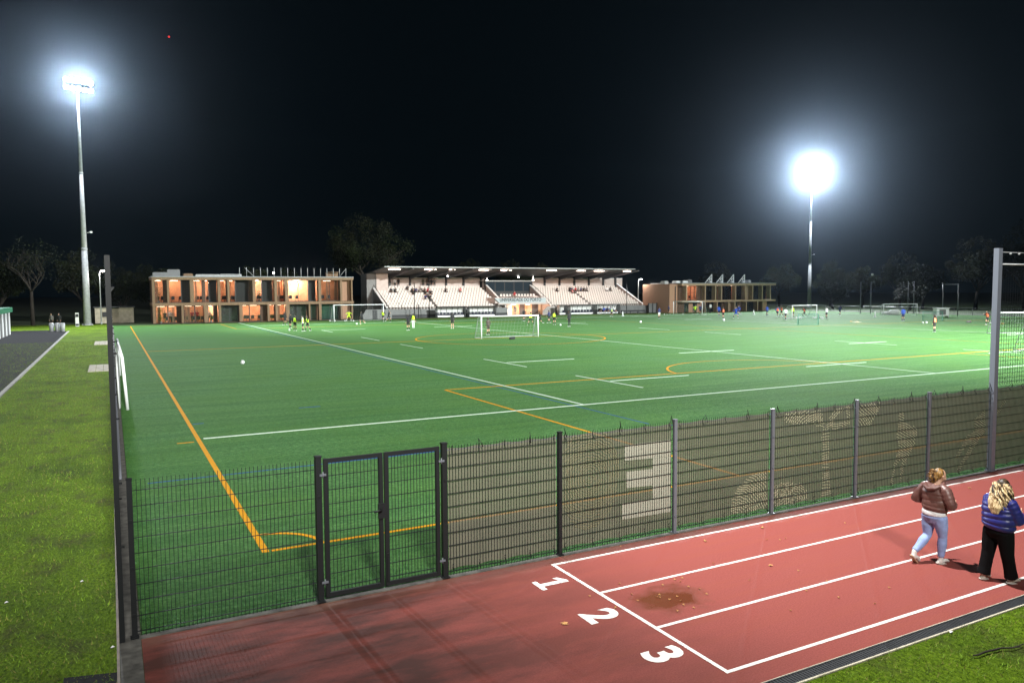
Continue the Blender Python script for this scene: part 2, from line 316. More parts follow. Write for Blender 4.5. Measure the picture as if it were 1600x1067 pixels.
# leaf litter / blades
def scatter_blades(name, n, area, h, wd, mats, z=0, dens=None):
    xs = rng.uniform(area[0], area[1], n); ys = area[2]+(area[3]-area[2])*rng.uniform(0, 1, n)**2.0
    a = rng.uniform(0, 2*pi, n); hh = h*rng.uniform(.5, 1.3, n); lean = rng.uniform(.3, 1.4, n)*hh; la = rng.uniform(0, 2*pi, n); ww = wd*(.7+ys*.03)
    v = np.zeros((n, 3, 3)); v[:, 0] = np.stack([xs-ww*np.cos(a), ys-ww*np.sin(a), np.full(n, z)], 1); v[:, 1] = np.stack([xs+ww*np.cos(a), ys+ww*np.sin(a), np.full(n, z)], 1)
    v[:, 2] = np.stack([xs+lean*np.cos(la), ys+lean*np.sin(la), z+hh], 1)
    me = bpy.data.meshes.new(name); me.vertices.add(3*n); me.vertices.foreach_set('co', v.reshape(-1)); me.loops.add(3*n); me.loops.foreach_set('vertex_index', np.arange(3*n)); me.polygons.add(n)
    me.polygons.foreach_set('loop_start', np.arange(n)*3); me.polygons.foreach_set('loop_total', np.full(n, 3)); me.polygons.foreach_set('material_index', rng.choice(len(mats), n, p=[.5, .3, .2])); me.update(); me.validate()
    for m in mats: me.materials.append(m)
    o = bpy.data.objects.new(name, me); COL.objects.link(o); return tag(o, kind='stuff')
gm = [mat('grass_blade', (.15, .27, .014), .8, noise=.5, scale=1.3), mat('grass_blade_dark', (.06, .11, .010), .8, noise=.4, scale=1.3), mat('grass_blade_dry', (.20, .19, .04), .8, noise=.3, scale=1.3)]
tm = [mat('turf_blade', (.035, .15, .045), .7), mat('turf_blade_dark', (.012, .055, .018), .7), mat('turf_blade_light', (.07, .22, .08), .7)]
scatter_blades('grass', 90000, (-9, -.1, 8.0, 78), .045, .005, gm, -.012)
scatter_blades('grass', 45000, (5.2, 17, 2.6, 5.7), .04, .005, gm, -.006)
scatter_blades('turf_fibre', 120000, (.2, 22, 10.52, 26), .022, .0045, tm, -.002)
# ------------------------------------------------------------------ fences
FY = 10.45
def wires(mb, x0, x1, z0, z1, y, dx=.05, dz=.2, r=.0032):
    n = max(1, round((x1-x0)/dx))
    for i in range(n+1): x = x0+(x1-x0)*i/n; mb.box(x-r, x+r, y-r, y+r, z0, z1)
    z = z0+.06
    while z < z1: mb.box(x0, x1, y-r*3, y-r*1.05, z-r, z+r); mb.box(x0, x1, y+r*1.05, y+r*3, z-r, z+r); z += dz
PX = [6.383+2.395*i for i in range(0, 14)]
fence = empty('mesh_fence', (0.06, FY, 0), label='dark welded mesh fence with grey posts running along the track beside the turf', cat='fence')
def post(x, y, h, wd=.07, m=m_post, parent=None, dp=.05):
    mb = MB(); mb.box(x-wd/2, x+wd/2, y-dp/2, y+dp/2, -.03, h); mb.box(x-wd/2-.006, x+wd/2+.006, y-dp/2-.006, y+dp/2+.006, h+.0005, h+.02)
    mb.box(x-wd/2-.02, x+wd/2+.02, y-dp/2-.03, y+dp/2+.03, .018, .03)
    for z in (.3, .9, 1.5): mb.box(x-.02, x+.02, y-dp/2-.012, y-dp/2-.0005, z, z+.03)
    return mb.build('post', m, parent)
GX0, GX1 = 2.50, 4.30
post(.12, FY, 2.03, .06, m_black, fence); post(2.46, FY, 2.06, .08, m_black, fence, .08); post(4.345, FY, 2.06, .08, m_black, fence, .08)
for i, x in enumerate(PX[:5]): post(x, FY, 2.04, .062, m_post if i else m_black, fence, .06)
def panel(x0, x1, z0, z1, dz=.2, dx=.05, r=.0032): mb = MB(); wires(mb, x0, x1, z0, z1, FY, dx, dz, r); return mb.build('mesh_panel', m_wire, fence)
panel(.15, 2.41, .03, 2.03); panel(4.39, 6.33, .03, 2.02)
for i in range(4): panel(PX[i]+.04, PX[i+1]-.04, .03, 2.02)
panel(PX[4]+.04, PX[5]-.09, .03, 2.02)
# tall section with its heavy light grey post
tall = empty('ball_stop_fence', (PX[5], FY, 0), label='tall ball-stop mesh fence with pale grey square posts at the right edge', cat='fence')
for i in (5, 7, 9):
    mb = MB(); mb.box(PX[i]-.075, PX[i]+.075, FY-.06, FY+.06, -.03, 5.27); mb.box(PX[i]-.10, PX[i]+.10, FY-.08, FY+.08, .017, .035); mb.build('post', m_lpost, tall)
for i in (6, 8): post(PX[i], FY, 5.2, .06, m_post, tall, .06)
for i in (5, 6, 7, 8):
    mb = MB(); wires(mb, PX[i]+.09, PX[i+1]-.09, .03, 2.02, FY); wires(mb, PX[i]+.09, PX[i+1]-.09, 2.05, 4.85, FY+.02, .1, .1, .003); mb.build('mesh_panel', m_wire, tall)
    mb = MB(); mb.tube([(PX[i]+.08, FY, 5.18), (PX[i+1]-.08, FY, 5.18)], .006, 5); mb.tube([(PX[i]+.08, FY+.02, 4.9), (PX[i+1]-.08, FY+.02, 4.9)], .02, 6)
    for k in range(3): x = PX[i]+.5+k*.35; mb.ball((x, FY, 5.15), .025, nu=6, nv=4)
    mb.build('top_wire', m_galv, tall)
# gate
gate = empty('double_gate', (GX0, FY, 0), label='black double mesh gate standing closed in the fence beside the turf corner', cat='gate')
for x0, x1 in ((GX0+.035, 3.385), (3.41, GX1-.035)):
    mb = MB(); w_ = .055
    mb.box(x0, x0+w_, FY-.025, FY+.025, .06, 2.03); mb.box(x1-w_, x1, FY-.025, FY+.025, .06, 2.03)
    mb.box(x0+w_+.0005, x1-w_-.0005, FY-.022, FY+.022, .06, .12); mb.box(x0+w_+.0005, x1-w_-.0005, FY-.022, FY+.022, 1.97, 2.028)
    lf = mb.build('gate_leaf', m_black, gate)
    mb = MB(); wires(mb, x0+w_+.01, x1-w_-.01, .125, 1.965, FY, .05, .2); mb.build('mesh_infill', m_wire, lf)
mb = MB(); mb.box(3.30, 3.40, FY-.055, FY-.0255, 1.08, 1.30); mb.tube([(3.34, FY-.06, 1.22), (3.34, FY-.10, 1.22), (3.22, FY-.105, 1.20)], .012, 8); mb.build('handle', m_black, gate)
for x in (GX0+.015, GX1-.015):
    for z in (.28, 1.8):
        mb = MB(); mb.box(x-.045, x+.045, FY-.06, FY-.045, z, z+.03); mb.tube([(x, FY-.055, z-.03), (x, FY-.055, z+.06)], .010, 6); mb.build('hinge', m_post, gate)
mb = MB(); mb.box(3.425, 3.45, FY-.045, FY-.0265, .14, .55); mb.build('drop_bolt', m_black, gate)
# printed screens tied behind the mesh
m_ties = None
m_scr = mat('brown_mesh_fabric', (.165, .142, .110), .9, noise=.15, scale=2.2, alpha=.82, transl=.4)
m_scrl = mat('pale_print_on_fabric', (.44, .43, .35), .9, alpha=.92, transl=.4)
m_scry = mat('olive_print_on_fabric', (.245, .22, .135), .9, alpha=.9, transl=.4)
m_prt = mat('cream_print_lines', (.56, .52, .36), .9, alpha=.92, transl=.4)
SY = FY+.022
def pp(px, py): p_ = at(px, py, SY); return (p_.x, p_.z)
def inside(p, poly):
    x, y = p; c_ = False; n = len(poly)
    for i in range(n):
        x0, y0 = poly[i]; x1, y1 = poly[(i+1) % n]
        if (y0 > y) != (y1 > y) and x < (x1-x0)*(y-y0)/(y1-y0)+x0: c_ = not c_
    return c_
Z5 = lambda l: [pp(1200+x/4, 580+y/4) for x, y in l]
Z8 = lambda l: [pp(840+x/3.5575, 600+y/3.5575) for x, y in l]
def circ(c_, r, n=28, sy=1): return [(c_[0]+r*math.cos(2*pi*k/n), c_[1]+sy*r*math.sin(2*pi*k/n)) for k in range(n)]
prints = []    # (polygon, arc centre, spacing, thickness, wobble, material)
tree_c = Z5([(345, 300)])[0]
prints += [(Z5([(330, 370), (385, 370), (378, 560), (385, 700), (395, 770), (325, 775), (335, 700), (335, 560)]), Z5([(350, 1300)])[0], .052, .017, .3),
           (Z5([(85, 290), (130, 245), (300, 235), (330, 330), (310, 355), (260, 320), (200, 335), (110, 330)]), Z5([(330, 520)])[0], .052, .018, .3),
           (Z5([(300, 300), (345, 380), (362, 372), (330, 230), (300, 232)]), tree_c, .05, .016, .2),
           (Z5([(385, 330), (395, 372), (515, 325), (512, 300), (440, 325)]), Z5([(420, 600)])[0], .05, .016, .2),
           (Z5([(355, 340), (372, 375), (430, 270), (512, 228), (512, 205), (400, 240)]), Z5([(300, 100)])[0], .05, .016, .2),
           (Z5([(480, 225), (512, 203), (512, 305), (490, 290)]), Z5([(400, 620)])[0], .052, .017, .3),
           (Z5([(546, 200), (700, 192), (690, 250), (640, 340), (560, 350), (546, 300)]), Z5([(430, 620)])[0], .052, .018, .3),
           (Z5([(28, 720), (90, 690), (190, 690), (240, 740), (255, 800), (28, 830)]), Z5([(150, 860)])[0], .05, .017, .5),
           (Z8([(1070, 700), (1075, 640), (1110, 570), (1170, 510), (1230, 488), (1275, 492), (1275, 690), (1190, 705), (1080, 725)]), Z8([(1090, 800)])[0], .05, .017, .5),
           (Z8([(1310, 560), (1423, 540), (1423, 670), (1310, 690)]), Z8([(1400, 760)])[0], .05, .017, .5),
           (Z5([(815, 260), (838, 250), (850, 260), (855, 320), (900, 335), (935, 360), (920, 450), (885, 520), (850, 590), (832, 680), (818, 680), (830, 560), (800, 590), (778, 700), (760, 700), (785, 560), (815, 480), (800, 400), (808, 340)]), Z5([(700, 900)])[0], .047, .017, .4),
           (Z5([(1280, 300), (1320, 272), (1356, 225), (1358, 370), (1320, 430), (1250, 540), (1190, 625), (1175, 610), (1262, 460), (1235, 470), (1180, 550), (1162, 540), (1240, 400), (1290, 370)]), Z5([(1200, 800)])[0], .047, .016, .4),
           (Z5([(1398, 290), (1440, 230), (1475, 165), (1490, 180), (1450, 250), (1400, 305)]), Z5([(1200, 800)])[0], .047, .016, .4)]
ring_c = Z8([(285, 520)])[0]
def stripes(mb, poly, c_, sp, th, wob, y, lim, m=0):
    xs = [p[0] for p in poly]; zs = [p[1] for p in poly]
    rs = [math.hypot(x-c_[0], z-c_[1]) for x in (min(xs), max(xs)) for z in (min(zs), max(zs))]
    r0 = 0 if inside(c_, poly) else max(0, min(rs)-.5); r1 = max(rs)
    k = int(r0/sp)+1
    while k*sp < r1:
        r = k*sp; k += 1; n = max(12, int(2*pi*r/.03)); prev = None
        for i in range(n+1):
            a = 2*pi*i/n; rr = r+.012*math.sin(a*9*wob+k)+.01*math.sin(a*23+k*.7); p_ = (c_[0]+rr*math.cos(a), c_[1]+rr*math.sin(a))
            ok = inside(p_, poly) and lim[0] < p_[0] < lim[1] and .13 < p_[1] < 1.955
            if ok and prev:
                q0, q1 = prev, p_; d0 = Vector((q0[0]-c_[0], q0[1]-c_[1])).normalized()*th/2; d1 = Vector((q1[0]-c_[0], q1[1]-c_[1])).normalized()*th/2
                mb.poly([(q0[0]-d0.x, y, q0[1]-d0.y), (q1[0]-d1.x, y, q1[1]-d1.y), (q1[0]+d1.x, y, q1[1]+d1.y), (q0[0]+d0.x, y, q0[1]+d0.y)], m)
            prev = p_ if ok else None
bays = [(4.42, PX[0]-.05, 'plain brown screen tied behind the mesh right of the gate'), (PX[0]+.05, PX[1]-.05, 'brown screen printed with faint rings and a pale block letter'),
        (PX[1]+.05, PX[2]-.05, 'brown screen printed with a striped bush at its lower right'), (PX[2]+.05, PX[3]-.05, 'brown screen printed with a striped palm-like tree'),
        (PX[3]+.05, PX[4]-.05, 'brown screen printed with the striped figure of a standing person'), (PX[4]+.05, PX[5]-.09, 'brown screen with striped leaping legs, left of the tall pale post'),
        (PX[5]+.09, PX[6]-.05, 'brown screen under the tall mesh right of the pale post'), (PX[6]+.05, PX[7]-.09, 'last brown screen at the far right end of the fence')]
for bi, (x0, x1, lab) in enumerate(bays):
    e = empty('printed_screen', (x0, SY, 0), label=lab, cat='fence screen', group='brown screens tied behind the fence')
    mb = MB(); n = 24; rows = 6
    def sag(i, top): return (.02 if top else .03)*abs(math.sin(pi*i*4/n))
    vs = []
    for j in range(rows+1):
        for i in range(n+1):
            x = x0+(x1-x0)*i/n; t_ = j/rows; z = .10+sag(i, False)+(1.985-sag(i, True)-.10-sag(i, False))*t_
            vs.append((x, SY+.004*math.sin(i*1.1)+.002*j, z))
    mb.add(vs, [(j*(n+1)+i, j*(n+1)+i+1, (j+1)*(n+1)+i+1, (j+1)*(n+1)+i) for j in range(rows) for i in range(n)], 0, True)
    mb.build('fabric', m_scr, e)
    mb = MB(); yy = SY-.009
    for (poly, c_, sp, th, wob) in prints: stripes(mb, poly, c_, sp, th, wob, yy, (x0, x1))
    if mb.v: mb.build('print_pattern', m_prt, e)
    if bi == 1:
        mb = MB(); stripes(mb, circ(ring_c, .62, sy=1.42), ring_c, .045, .018, .2, yy, (x0+.02, ring_c[0]+.60)); mb.build('ring_pattern', m_scry, e)
        mb = MB(); yy2 = SY-.013
        for l in ([(480, 340), (738, 308), (738, 399), (638, 411), (480, 425)], [(638, 412), (738, 400), (738, 626), (638, 640)], [(490, 487), (637, 470), (637, 562), (490, 577)], [(465, 662), (637, 641), (738, 627), (738, 708), (465, 752)]):
            q = Z8(l); mb.poly([(a, yy2, b2) for a, b2 in q])
        mb.build('letter_print', m_scrl, e)
    mb = MB()
    for i in range(0, 5):
        x = x0+.06+(x1-x0-.12)*i/4
        mb = MB(); mb.tube([(x, FY-.02, 1.9), (x+.01, SY+.02, 1.97), (x, FY-.012, 2.03)], .006, 5)
        if (i+bi) % 2: mb.tube([(x, FY-.012, 2.03), (x+random.uniform(-.05, .02), FY-.03, 2.09+random.uniform(0, .05)), (x+random.uniform(0, .09), FY-.03, 1.97-random.uniform(0, .08))], .006, 5)
        mb.build('cable_tie', m_black, e); mb = MB()
        mb.tube([(x, FY-.012, .2), (x, SY+.015, .16), (x+.015, FY-.012, .06)], .006, 5); mb.build('cable_tie', m_black, e)
# left tall fence running away from the camera
lf = empty('side_fence', (-.02, 10.4, 0), label='tall dark mesh fence running away between the lawn and the turf', cat='fence')
k = 0; y = 10.4
while y < 60:
    mb = MB(); mb.box(-.05, .01, y-.03, y+.03, -.03, 4.8)
    for z in (1.2, 2.0, 2.8, 3.6, 4.4): mb.box(.0105, .045, y-.012, y+.012, z, z+.02)
    mb.build('post', m_black, lf)
    mb = MB(); z0, z1 = .04, 4.7
    yy = y+.06
    while yy < y+2.44: mb.box(-.023, -.017, yy-.003, yy+.003, z0, 4.72); yy += .1
    z = z0
    while z < z1: mb.box(-.026, -.0235, y+.051, y+2.44, z-.003, z+.003); z += .2
    mb.build('mesh_panel', m_wire, lf); y += 2.5; k += 1
mb = MB(); mb.tube([(.03, 10.5, 2.04), (.03, 60, 2.04)], .018, 6); mb.build('rail', m_post, lf)
# loose brackets: goal folded against the side fence
g0 = Gp(204, 640); g1 = Gp(197, 556)
def add_net(mb, quad, nu, nv, r, m=0):
    a, b_, c_, d_ = [Vector(q) for q in quad]
    for i in range(nu+1): t_ = i/nu; mb.tube([a.lerp(b_, t_), d_.lerp(c_, t_)], r, 3, m, False, False)
    for j in range(nv+1): t_ = j/nv; mb.tube([a.lerp(d_, t_), b_.lerp(c_, t_)], r, 3, m, False, False)
fg = empty('folded_goal', (.30, 29, 0), label='white folded goal frame standing end-on against the left side fence', cat='goal')
ya, yb = Gp(204, 640).y, 44.0
mb = MB(); mb.tube([(.42, ya, .0), (.30, ya, 1.95)], .055, 10); mb.tube([(.30, ya, 1.95), (.22, yb, 1.95)], .055, 10); mb.tube([(.22, yb, 1.95), (.30, yb, .06)], .055, 10); mb.build('goal_frame', m_white, fg)
mb = MB(); mb.tube([(.16, ya+.3, .05), (.12, ya+.5, 1.6), (.12, yb-1, 1.6), (.12, yb-1, .05)], .03, 8); mb.tube([(.16, ya+.3, .05), (.12, yb-1, .05)], .03, 8); mb.build('rear_frame', m_white, fg)
mb = MB(); add_net(mb, [(.2, ya+.3, .06), (.2, yb-1, .06), (.18, yb-1, 1.9), (.2, ya+.3, 1.9)], 60, 14, .005); mb.build('net', mat('net_cord', (.35, .36, .36), .8), fg)
# ------------------------------------------------------------------ goals
m_net = mat('pale_net', (.30, .33, .33), .8)
def goal(loc, rz, wd, h, dp, label, net=True, r=.055, mt=None, group='portable goals on the pitch'):
    e = empty('football_goal', (0, 0, 0)); ORG[e.name] = Vector((0, 0, 0))
    mb = MB(); mb.tube([(-wd/2, 0, 0), (-wd/2, 0, h)], r, 10); mb.tube([(wd/2, 0, 0), (wd/2, 0, h)], r, 10); mb.tube([(-wd/2-r, 0, h), (wd/2+r, 0, h)], r, 10); mb.build('goal_frame', mt or m_white, e)
    mb = MB()
    for s in (-1, 1):
        mb.tube([(s*wd/2, 0, h-.05), (s*(wd/2+.05), dp*.45, h-.05), (s*(wd/2+.1), dp, .04)], .022, 6); mb.tube([(s*wd/2, 0, .04), (s*(wd/2+.1), dp, .04)], .022, 6)
    mb.tube([(-wd/2-.1, dp, .04), (wd/2+.1, dp, .04)], .025, 6); mb.build('rear_frame', m_galv, e)
    if net:
        mb = MB(); a = (-wd/2, dp*.45, h-.08); b_ = (wd/2, dp*.45, h-.08); c_ = (wd/2+.05, dp, .05); d_ = (-wd/2-.05, dp, .05)
        add_net(mb, [a, b_, c_, d_], int(wd*3), int(h*3), .004); add_net(mb, [(-wd/2, 0, h-.03), (wd/2, 0, h-.03), b_, a], int(wd*3), 2, .004)
        for s in (-1, 1): add_net(mb, [(s*wd/2, .02, .05), (s*(wd/2+.08), dp, .05), (s*wd/2, dp*.45, h-.1), (s*wd/2, .02, h-.1)], 4, 6, .004)
        mb.build('net', m_net, e)
    e.location = (loc[0], loc[1], 0); e.rotation_euler = (0, 0, rz); return tag(e, label=label, cat='goal', group=group)
goal((32.5, 61.9), 0, 5.9, 2.0, 1.2, 'white goal on the midfield line with a player in black inside it')
goal((31.7, 107.3), 0, 7.3, 2.38, 1.6, 'white goal before the timber building with a keeper in yellow between its posts')
goal((88.2, 102), -1.30, 5.8, 2.25, 1.4, 'white goal before the right building with a keeper in yellow behind it')
goal((90.1, 78.6), 0, 5.1, 1.92, 1.7, 'white goal beside the far mast with players in orange vests around it')
goal((111.6, 78.4), -.64, 5.0, 1.85, 1.5, 'thin white goal nearest the dark wood with a player in blue before it', r=.045)
gq = Gp(1556, 522); goal((gq.x+2.75, gq.y-1.3), -.45, 6.0, 2.0, 1.2, 'white goal seen through the mesh just right of the tall pale post', r=.06)
goal((55.6, 27.6), 1.08, 5.0, 1.95, 1.2, 'nearer white goal, cut by the right edge of the photo, with a slanting stay', r=.05)
# ------------------------------------------------------------------ masts
def mast(loc, label, yaw, r0, mir=1):
    e = empty('floodlight_mast', (0, 0, 0)); ORG[e.name] = Vector((0, 0, 0)); H = MAST_H
    mb = MB(); mb.tube([(0, 0, 0), (0, 0, 10)], [r0, r0*.74], 16); mb.tube([(0, 0, 10), (0, 0, 10.25)], r0*.80, 16); mb.tube([(0, 0, 10.25), (0, 0, 20)], [r0*.72, r0*.48], 16); mb.tube([(0, 0, 20), (0, 0, 20.2)], r0*.55, 16); mb.tube([(0, 0, 20.2), (0, 0, H)], [r0*.46, r0*.26], 16)
    mb.tube([(0, 0, 0), (0, 0, .06)], r0*1.5, 16)
    for a in range(8): mb.box(math.cos(a*pi/4)*r0*1.3-.04, math.cos(a*pi/4)*r0*1.3+.04, math.sin(a*pi/4)*r0*1.3-.04, math.sin(a*pi/4)*r0*1.3+.04, .061, .16)
    mb.build('pole', m_galv, e)
    mb = MB(); mb.tube([(r0*.9, 0, 12.3), (r0*.9+.35, 0, 12.4)], .03, 6); mb.box(r0*.9+.36, r0*.9+.62, -.1, .1, 12.3, 12.52); mb.build('camera_box', m_white, e)
    mb = MB(); mb.bar((-1.7, 0, H-.2), (1.7, 0, H-.2), .12); mb.bar((-1.7, 0, H+.8), (1.7, 0, H+.8), .12); mb.bar((-1.6, 0, H-.2), (-1.6, 0, H+.8), .08); mb.bar((1.6, 0, H-.2), (1.6, 0, H+.8), .08); mb.build('crossbar', m_galv, e)
    for zz in (H-.2, H+.8):
        for i in range(5):
            x = -1.5+i*.75; y0 = -.18
            mb = MB(); a0 = Vector((x, y0, zz)); d = Vector((0, -.80, -.60)); mb.tube([a0, a0+d*.12, a0+d*.34], [.10, .24, .29], 12); h = mb.build('floodlight', m_grey, e)
            mb = MB(); mb.tube([a0+d*.345, a0+d*.37], .27, 14); mb.build('lamp_glass', m_flood, h)
    e.location = (*loc, 0); e.rotation_euler = (0, 0, yaw); return tag(e, label=label, cat='floodlight mast', group='floodlight masts')
mast(LM, 'tall galvanised floodlight mast rising from the lawn at the left', .35, .47)
mast(RM, 'tall floodlight mast beyond the far goal at the right', -.55, .47)
# ------------------------------------------------------------------ people
def remeshed(mb, voxel, name, smooth=2, mats=None, seg=None):
    me = mb.mesh('tmp', []); o = bpy.data.objects.new('tmp', me); COL.objects.link(o)
    m = o.modifiers.new('r', 'REMESH'); m.mode = 'VOXEL'; m.voxel_size = voxel
    if smooth: s = o.modifiers.new('s', 'SMOOTH'); s.iterations = smooth; s.factor = .5
    dg = bpy.context.evaluated_depsgraph_get(); out = bpy.data.meshes.new_from_object(o.evaluated_get(dg)); out.name = name
    bpy.data.objects.remove(o); bpy.data.meshes.remove(me)
    out.materials.clear()
    for x in mats or []: out.materials.append(x)
    out.polygons.foreach_set('use_smooth', [True]*len(out.polygons))
    if seg:
        n = len(out.polygons); c_ = np.zeros(n*3); out.polygons.foreach_get('center', c_); c_ = c_.reshape(-1, 3); best = np.full(n, 1e9); idx = np.zeros(n, int)
        for a, b_, mi, r in seg:
            a = np.array(a); b_ = np.array(b_); ab = b_-a; t_ = np.clip(((c_-a)@ab)/max(1e-9, ab@ab), 0, 1); d = np.linalg.norm(c_-(a+t_[:, None]*ab), axis=1)-r
            k_ = d < best; best[k_] = d[k_]; idx[k_] = mi
        out.polygons.foreach_set('material_index', idx.astype(np.int32))
    return out
def capsule(mb, a, b_, ra, rb, n=10):
    a = Vector(a); b_ = Vector(b_); d = (b_-a).normalized(); P = []; R = []
    for t_ in (-1, -.7, 0): P.append(a+d*ra*t_); R.append(max(.15*ra, ra*math.sqrt(max(0, 1-t_*t_))))
    for t_ in (0, .7, 1): P.append(b_+d*rb*t_); R.append(max(.15*rb, rb*math.sqrt(max(0, 1-t_*t_))))
    mb.tube(P, R, n)
POSE = {
 'stand': dict(pel=(0, 0, .93), ch=(0, .01, 1.28), hd=(0, .04, 1.60), arms=[[(-.19, 0, 1.42), (-.25, -.02, 1.13), (-.24, .06, .88)], [(.19, 0, 1.42), (.25, -.02, 1.13), (.24, .06, .88)]], legs=[[(-.09, 0, .90), (-.11, .02, .48), (-.12, -.02, .09)], [(.09, 0, .90), (.11, .03, .48), (.13, .0, .09)]]),
 'run': dict(pel=(0, 0, .90), ch=(0, .09, 1.24), hd=(0, .16, 1.55), arms=[[(-.19, .08, 1.38), (-.27, -.12, 1.15), (-.20, .10, 1.02)], [(.19, .08, 1.38), (.26, .20, 1.16), (.16, .38, 1.27)]], legs=[[(-.09, 0, .87), (-.10, .30, .58), (-.10, .20, .14)], [(.09, 0, .87), (.10, -.10, .48), (.11, -.45, .30)]]),
 'walk': dict(pel=(0, 0, .91), ch=(0, .03, 1.26), hd=(0, .07, 1.58), arms=[[(-.19, .02, 1.40), (-.26, .10, 1.13), (-.24, .26, .95)], [(.19, .02, 1.40), (.25, -.10, 1.13), (.23, -.16, .88)]], legs=[[(-.09, 0, .88), (-.10, -.06, .48), (-.10, -.30, .13)], [(.09, 0, .88), (.10, .16, .50), (.11, .24, .09)]]),
 'wide': dict(pel=(0, 0, .80), ch=(0, .08, 1.12), hd=(0, .16, 1.42), arms=[[(-.19, .06, 1.26), (-.42, .10, 1.10), (-.40, .30, 1.02)], [(.19, .06, 1.26), (.42, .10, 1.10), (.42, .30, 1.02)]], legs=[[(-.10, 0, .77), (-.28, .12, .45), (-.34, .0, .09)], [(.10, 0, .77), (.28, .12, .45), (.36, .0, .09)]]),
 'split': dict(pel=(0, 0, .84), ch=(.02, .05, 1.19), hd=(.03, .09, 1.50), arms=[[(-.17, .04, 1.34), (-.32, .05, 1.10), (-.42, .16, .96)], [(.21, .04, 1.33), (.38, .0, 1.18), (.42, .12, 1.0)]], legs=[[(-.09, 0, .82), (-.22, .08, .45), (-.36, -.02, .09)], [(.09, 0, .82), (.24, .05, .46), (.40, .05, .09)]]),
 'sit': dict(pel=(0, 0, .12), ch=(0, .05, .46), hd=(0, .12, .78), arms=[[(-.19, .04, .60), (-.26, .12, .36), (-.14, .34, .28)], [(.19, .04, .60), (.26, .12, .36), (.14, .34, .28)]], legs=[[(-.09, .02, .11), (-.13, .44, .13), (-.12, .46, -.30)], [(.09, .02, .11), (.13, .44, .13), (.13, .48, -.30)]]),
}
m_skin = mat('skin', (.50, .29, .20), .6); m_hair = mat('dark_hair', (.020, .014, .010), .5); m_blk = mat('black_kit', (.012, .012, .015), .8)
C = dict(black=m_blk, navy=mat('navy_kit', (.016, .022, .09), .8), blue=mat('blue_kit', (.02, .07, .42), .8), yellow=mat('yellow_bib', (.52, .78, .03), .7), orange=mat('orange_bib', (.90, .17, .07), .7), white=mat('white_kit', (.75, .76, .78), .7), brown=mat('dark_brown_kit', (.055, .040, .034), .8), red=mat('red_top', (.34, .02, .03), .8), grey=mat('grey_top', (.16, .15, .15), .8), green=mat('olive_top', (.05, .055, .03), .8), pink=mat('pink_top', (.45, .16, .16), .8), skin=m_skin)
PM = {}
def pose_meshes(pose):
    if pose in PM: return PM[pose]
    P = POSE[pose]; mb = MB(); pel, ch, hd = [Vector(P[k_]) for k_ in ('pel', 'ch', 'hd')]; seg = []
    nk = ch.lerp(hd, .55); d = (ch-pel)
    mb.tube([pel-d*.18, pel, pel.lerp(ch, .45), ch, ch+d*.36, ch+d*.50], [(.10, .08), (.165, .115), (.145, .10), (.175, .115), (.16, .085), (.06, .055)], 12)
    capsule(mb, ch+d*.3, hd-Vector((0, .01, .08)), .058, .05)
    mb.ball(hd, (.080, .098, .118), nu=12, nv=10); mb.ball(hd+Vector((0, .095, -.02)), (.015, .022, .022), nu=6, nv=5)
    for s in (-1, 1): mb.ball(hd+Vector((s*.078, 0, -.01)), (.015, .022, .03), nu=6, nv=5)
    seg += [(pel-d*.3, pel+d*.12, 1, .15), (pel+d*.15, ch+d*.42, 0, .16), (ch+d*.55, hd, 2, .07), (hd, hd+Vector((0, 0, .03)), 2, .1)]
    for a in P['arms']:
        a = [Vector(q) for q in a]; capsule(mb, a[0], a[1], .055, .043); capsule(mb, a[1], a[2], .042, .029); f = (a[2]-a[1]).normalized()
        seg += [(a[0], a[0].lerp(a[1], .8), 0, .05), (a[0].lerp(a[1], .85), a[2], 4, .04), (a[2], a[2]+f*.15, 2, .04)]
        capsule(mb, a[2]+f*.02, a[2]+f*.08, .032, .036); side = f.cross(Vector((0, 1, 0))); side = side.normalized() if side.length > .1 else Vector((1, 0, 0))
        for q in range(4): o_ = side*(q-1.5)*.019; capsule(mb, a[2]+f*.09+o_, a[2]+f*(.155-.012*abs(q-1.3))+o_*1.1+Vector((0, .012, 0)), .010, .008, 6)
        capsule(mb, a[2]+f*.05+side*.03, a[2]+f*.10+side*.055, .011, .009, 6)
    for l in P['legs']:
        l = [Vector(q) for q in l]; capsule(mb, l[0], l[1], .088, .056); capsule(mb, l[1], l[2], .055, .036); capsule(mb, l[1].lerp(l[2], .2), l[1].lerp(l[2], .5), .055, .048)
        toe = l[2]+Vector((0, .15, -.05)); capsule(mb, l[2]-Vector((0, .03, .04)), toe, .040, .030)
        seg += [(l[0], l[0].lerp(l[1], .62), 1, .085), (l[0].lerp(l[1], .75), l[1].lerp(l[2], .25), 5, .055), (l[1].lerp(l[2], .35), l[2], 3, .045), (l[2]-Vector((0, .03, .05)), toe, 6, .03)]
    body = remeshed(mb, .020, 'body_'+pose, 1, [m_blk]*7, seg)
    mb = MB(); mb.ball(hd+Vector((0, -.018, .030)), (.092, .100, .108), nu=12, nv=9); hs = mb.mesh('hair_short', [m_hair])
    mb = MB(); mb.ball(hd+Vector((0, -.018, .030)), (.092, .100, .108), nu=12, nv=9); mb.tube([hd+Vector((0, -.10, .05)), hd+Vector((0, -.15, -.06)), hd+Vector((0, -.13, -.24)), hd+Vector((0, -.12, -.36))], [.05, .055, .045, .012], 8); hl = mb.mesh('hair_long', [m_hair])
    mb = MB(); mb.tube([pel+d*.20, pel.lerp(ch, .5), ch, ch+d*.38, ch+d*.46], [(.172, .125), (.168, .122), (.190, .130), (.125, .098), (.105, .085)], 14, caps=False); bib = mb.mesh('bib', [C['yellow']])
    PM[pose] = (body, hs, hl, bib); return PM[pose]
